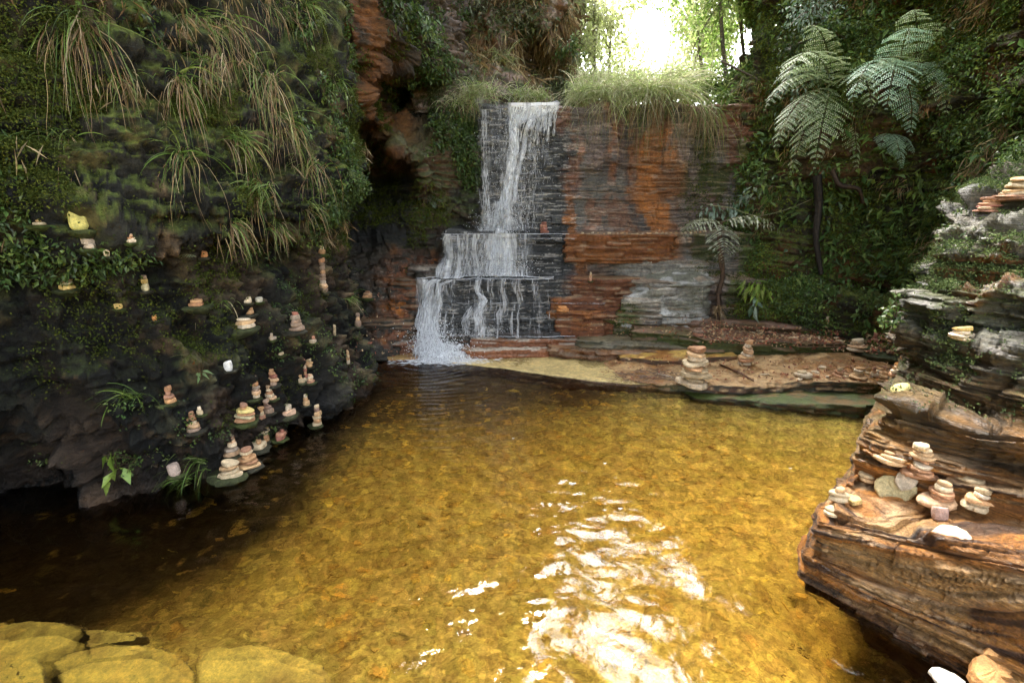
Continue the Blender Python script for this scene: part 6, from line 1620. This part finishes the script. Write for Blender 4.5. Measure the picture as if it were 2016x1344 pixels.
# litter of dead leaves
def litter(name, n, reg, ll, lw, pal, zoff=.006):
    P_ = []; Nn_ = []
    while len(P_) < n:
        px = rng.uniform(reg[0], reg[1]); py = rng.uniform(reg[2], reg[3]) + (px - reg[0]) * reg[4]
        h = hit(px, py)
        if h is None or h[1][2] < .35 or h[0][1] < 4.15 or h[0][2] > .7:
            n -= 1; continue
        P_.append(h[0]); Nn_.append(h[1])
    P_ = np.array(P_); Nn_ = np.array(Nn_); k = len(P_)
    d = rng.normal(0, 1, (k, 3)); d = d - Nn_ * (d * Nn_).sum(1, keepdims=True); d = unit(d) + Nn_ * rng.uniform(0, .5, (k, 1))
    V, F, c = leaves(P_ + Nn_ * zoff, d, Nn_ + rng.normal(0, .3, (k, 3)), ll * rng.uniform(.5, 1.4, k), lw * rng.uniform(.6, 1.3, k), pick(pal, k, .3), curl=-.1)
    link(name, make_mesh(name, V, F, M_litter, c, False), kind='stuff')
LIT = [(.30, .10, .06), (.36, .18, .09), (.22, .08, .05), (.44, .30, .16), (.50, .36, .20), (.16, .08, .05)]
litter('leaf_litter', 2600, (1380, 1800, 634, 672, .07), .035, .02, LIT)
litter('leaf_litter', 900, (1180, 1780, 700, 745, .02), .03, .016, LIT)
litter('leaf_litter', 350, (1150, 1400, 625, 665, .0), .03, .016, LIT)
litter('leaf_litter', 260, (700, 830, 560, 700, .0), .03, .016, LIT)
# sticks
def pz(px, py, z=None):
    h = hit(px, py)
    return h[0] + np.array([0, 0, .01]) if h is not None else atZ(px, py, .15)
stem('stick', [pz(1418, 719), pz(1450, 735) + np.array([0, 0, .01]), pz(1484, 752)], .018, 'broken plank-like stick lying on the shelf between the two cairns', rgb(.16, .08, .04), 'stick')
stem('stick', [pz(1292, 737), pz(1320, 748) + np.array([0, 0, .02]), pz(1345, 760)], .008, 'pale forked stick at the foot of the biggest cairn', rgb(.42, .34, .26), 'stick')
tw = Bag()
for i in range(46):
    px = rng.normal(1275, 34); py = rng.normal(742, 7); h = hit(px, py)
    if h is None: continue
    a = rng.normal(.25, .45); Lw = rng.uniform(.08, .24)
    q = np.linspace(-.5, .5, 7)[:, None] * Lw * np.array([math.cos(a), -math.sin(a) * .8, 0]) + h[0] + np.array([0, 0, rng.uniform(.005, .03)]) + rng.normal(0, .004, (7, 3))
    V, F, c = tubes(q[None], np.full((1, 7), rng.uniform(.002, .005)), np.ones((1, 7)) * .1); c[:, :3] = np.array([.16, .11, .08]) * rng.uniform(.6, 1.8); tw.add(V, F, c)
link('twig_heap', tw.mesh('twig_heap', M_bark), label='heap of thin dead twigs washed up left of the biggest cairn', cat='twigs')

# flakes and slabs on the pool bed
fb = Bag()
nF = 1500
xx = rng.uniform(-3.0, 1.9, nF); yy = rng.uniform(.6, 4.9, nF)
zb = []
bed = BV[-1] if False else None
for i in range(nF):
    loc, n_, _, _ = BED.ray_cast(Vector((xx[i], yy[i], 1)), Vector((0, 0, -1)))
    if loc is None: continue
    k = int(rng.integers(5, 8)); r = rng.uniform(.012, .05) * (1.5 if rng.random() < .06 else 1)
    a = np.sort(rng.uniform(0, 2 * math.pi, k)); e = rng.uniform(.5, 1)
    rr = r * rng.uniform(.7, 1.15, k); th = rng.uniform(0, 6.28)
    px_ = np.cos(a) * rr; py_ = np.sin(a) * rr * e
    X_ = px_ * math.cos(th) - py_ * math.sin(th); Y_ = px_ * math.sin(th) + py_ * math.cos(th)
    tl = rng.normal(0, .08, 2); h_ = rng.uniform(.002, .006)
    zt = loc.z + h_ + .006 + X_ * tl[0] + Y_ * tl[1]
    top_ = np.stack([loc.x + X_, loc.y + Y_, zt], -1); bot = top_ - np.array([0, 0, h_ + .004])
    V = np.vstack([top_, bot, top_.mean(0)[None]])
    F = [(j_, (j_ + 1) % k, 2 * k) for j_ in range(k)] + [(k + j_, k + (j_ + 1) % k, (j_ + 1) % k) for j_ in range(k)] + [(k + j_, (j_ + 1) % k, j_) for j_ in range(k)]
    in_bed_shade = loc.x < -1.25 + .35 * min(max(2.6 - loc.y, 0), 1.3) and loc.y > 1.25  # few flakes where the wall's shade is painted on the bed
    if in_bed_shade and rng.random() < .93: continue
    c = np.array([(.60, .44, .08), (.66, .50, .11), (.52, .34, .06), (.62, .42, .07), (.42, .28, .06)][int(rng.integers(0, 5))]) * rng.uniform(.75, 1.2)
    if loc.x > 1.15 and loc.y < 2.2 and rng.random() < .8: c = c * .25  # flakes darkened to match the painted reflection by the right rock
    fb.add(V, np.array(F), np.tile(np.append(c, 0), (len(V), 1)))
link('gravel', fb.mesh('gravel', M_bed, False), kind='stuff')
sl = [[(0, 1255), (120, 1246), (178, 1262), (150, 1300), (90, 1320), (100, 1400), (-150, 1400), (-150, 1262)],
      [(190, 1300), (300, 1290), (360, 1310), (392, 1344), (395, 1420), (150, 1420), (108, 1330), (160, 1305)],
      [(400, 1300), (520, 1296), (640, 1330), (700, 1420), (405, 1420), (392, 1330)],
      [(165, 1262), (290, 1268), (300, 1284), (180, 1296)]]
for i, pl_ in enumerate(sl):
    z_ = -.165 + .004 * i
    slab('pool_slab', [atZ(px, py, z_)[:2] for px, py in pl_], -.6, z_, lambda G, Nn: shelf_col(G, Nn, base=rgb(.86, .66, .12), side=rgb(.12, .10, .03), red=.12, wetv=0, sd=30 + i, gold=.25), M_shelf, amp=.012, seed=90 + i, topamp=.002, wob=.012)

# bits of foam floating on the water
for i, (px, py, r_, ph) in enumerate([(1125, 951, .022, 'whitest and largest petal floating in the middle of the pool'), (1190, 911, .012, 'tiny pale petal floating behind the largest one'), (1555, 921, .012, 'pale petal floating near the right rock'), (1220, 1000, .014, 'pale petal floating just above the sun glitter'), (1010, 862, .010, 'tiny petal floating below the reflection of the fall')]):
    c_ = atZ(px, py, .008)
    a_ = np.linspace(0, 2 * math.pi, 9, endpoint=False); V = np.stack([np.cos(a_) * r_ * (1 + .3 * np.cos(a_)), np.sin(a_) * r_ * .6, .004 * np.cos(a_ * 2)], -1)
    V = np.vstack([V, V * np.array([.9, .9, 1]) - np.array([0, 0, .002]), [[0, 0, .002]]])
    F = np.array([(j_, (j_ + 1) % 9, 18) for j_ in range(9)] + [(9 + j_, 9 + (j_ + 1) % 9, (j_ + 1) % 9) for j_ in range(9)] + [(9 + j_, (j_ + 1) % 9, j_) for j_ in range(9)])
    link('fleck', make_mesh('fleck', V, F, M_litter, np.tile([.75, .72, .62, 1], (19, 1))), label=ph, cat='fleck', group='foam flecks floating on the pool', loc=c_)
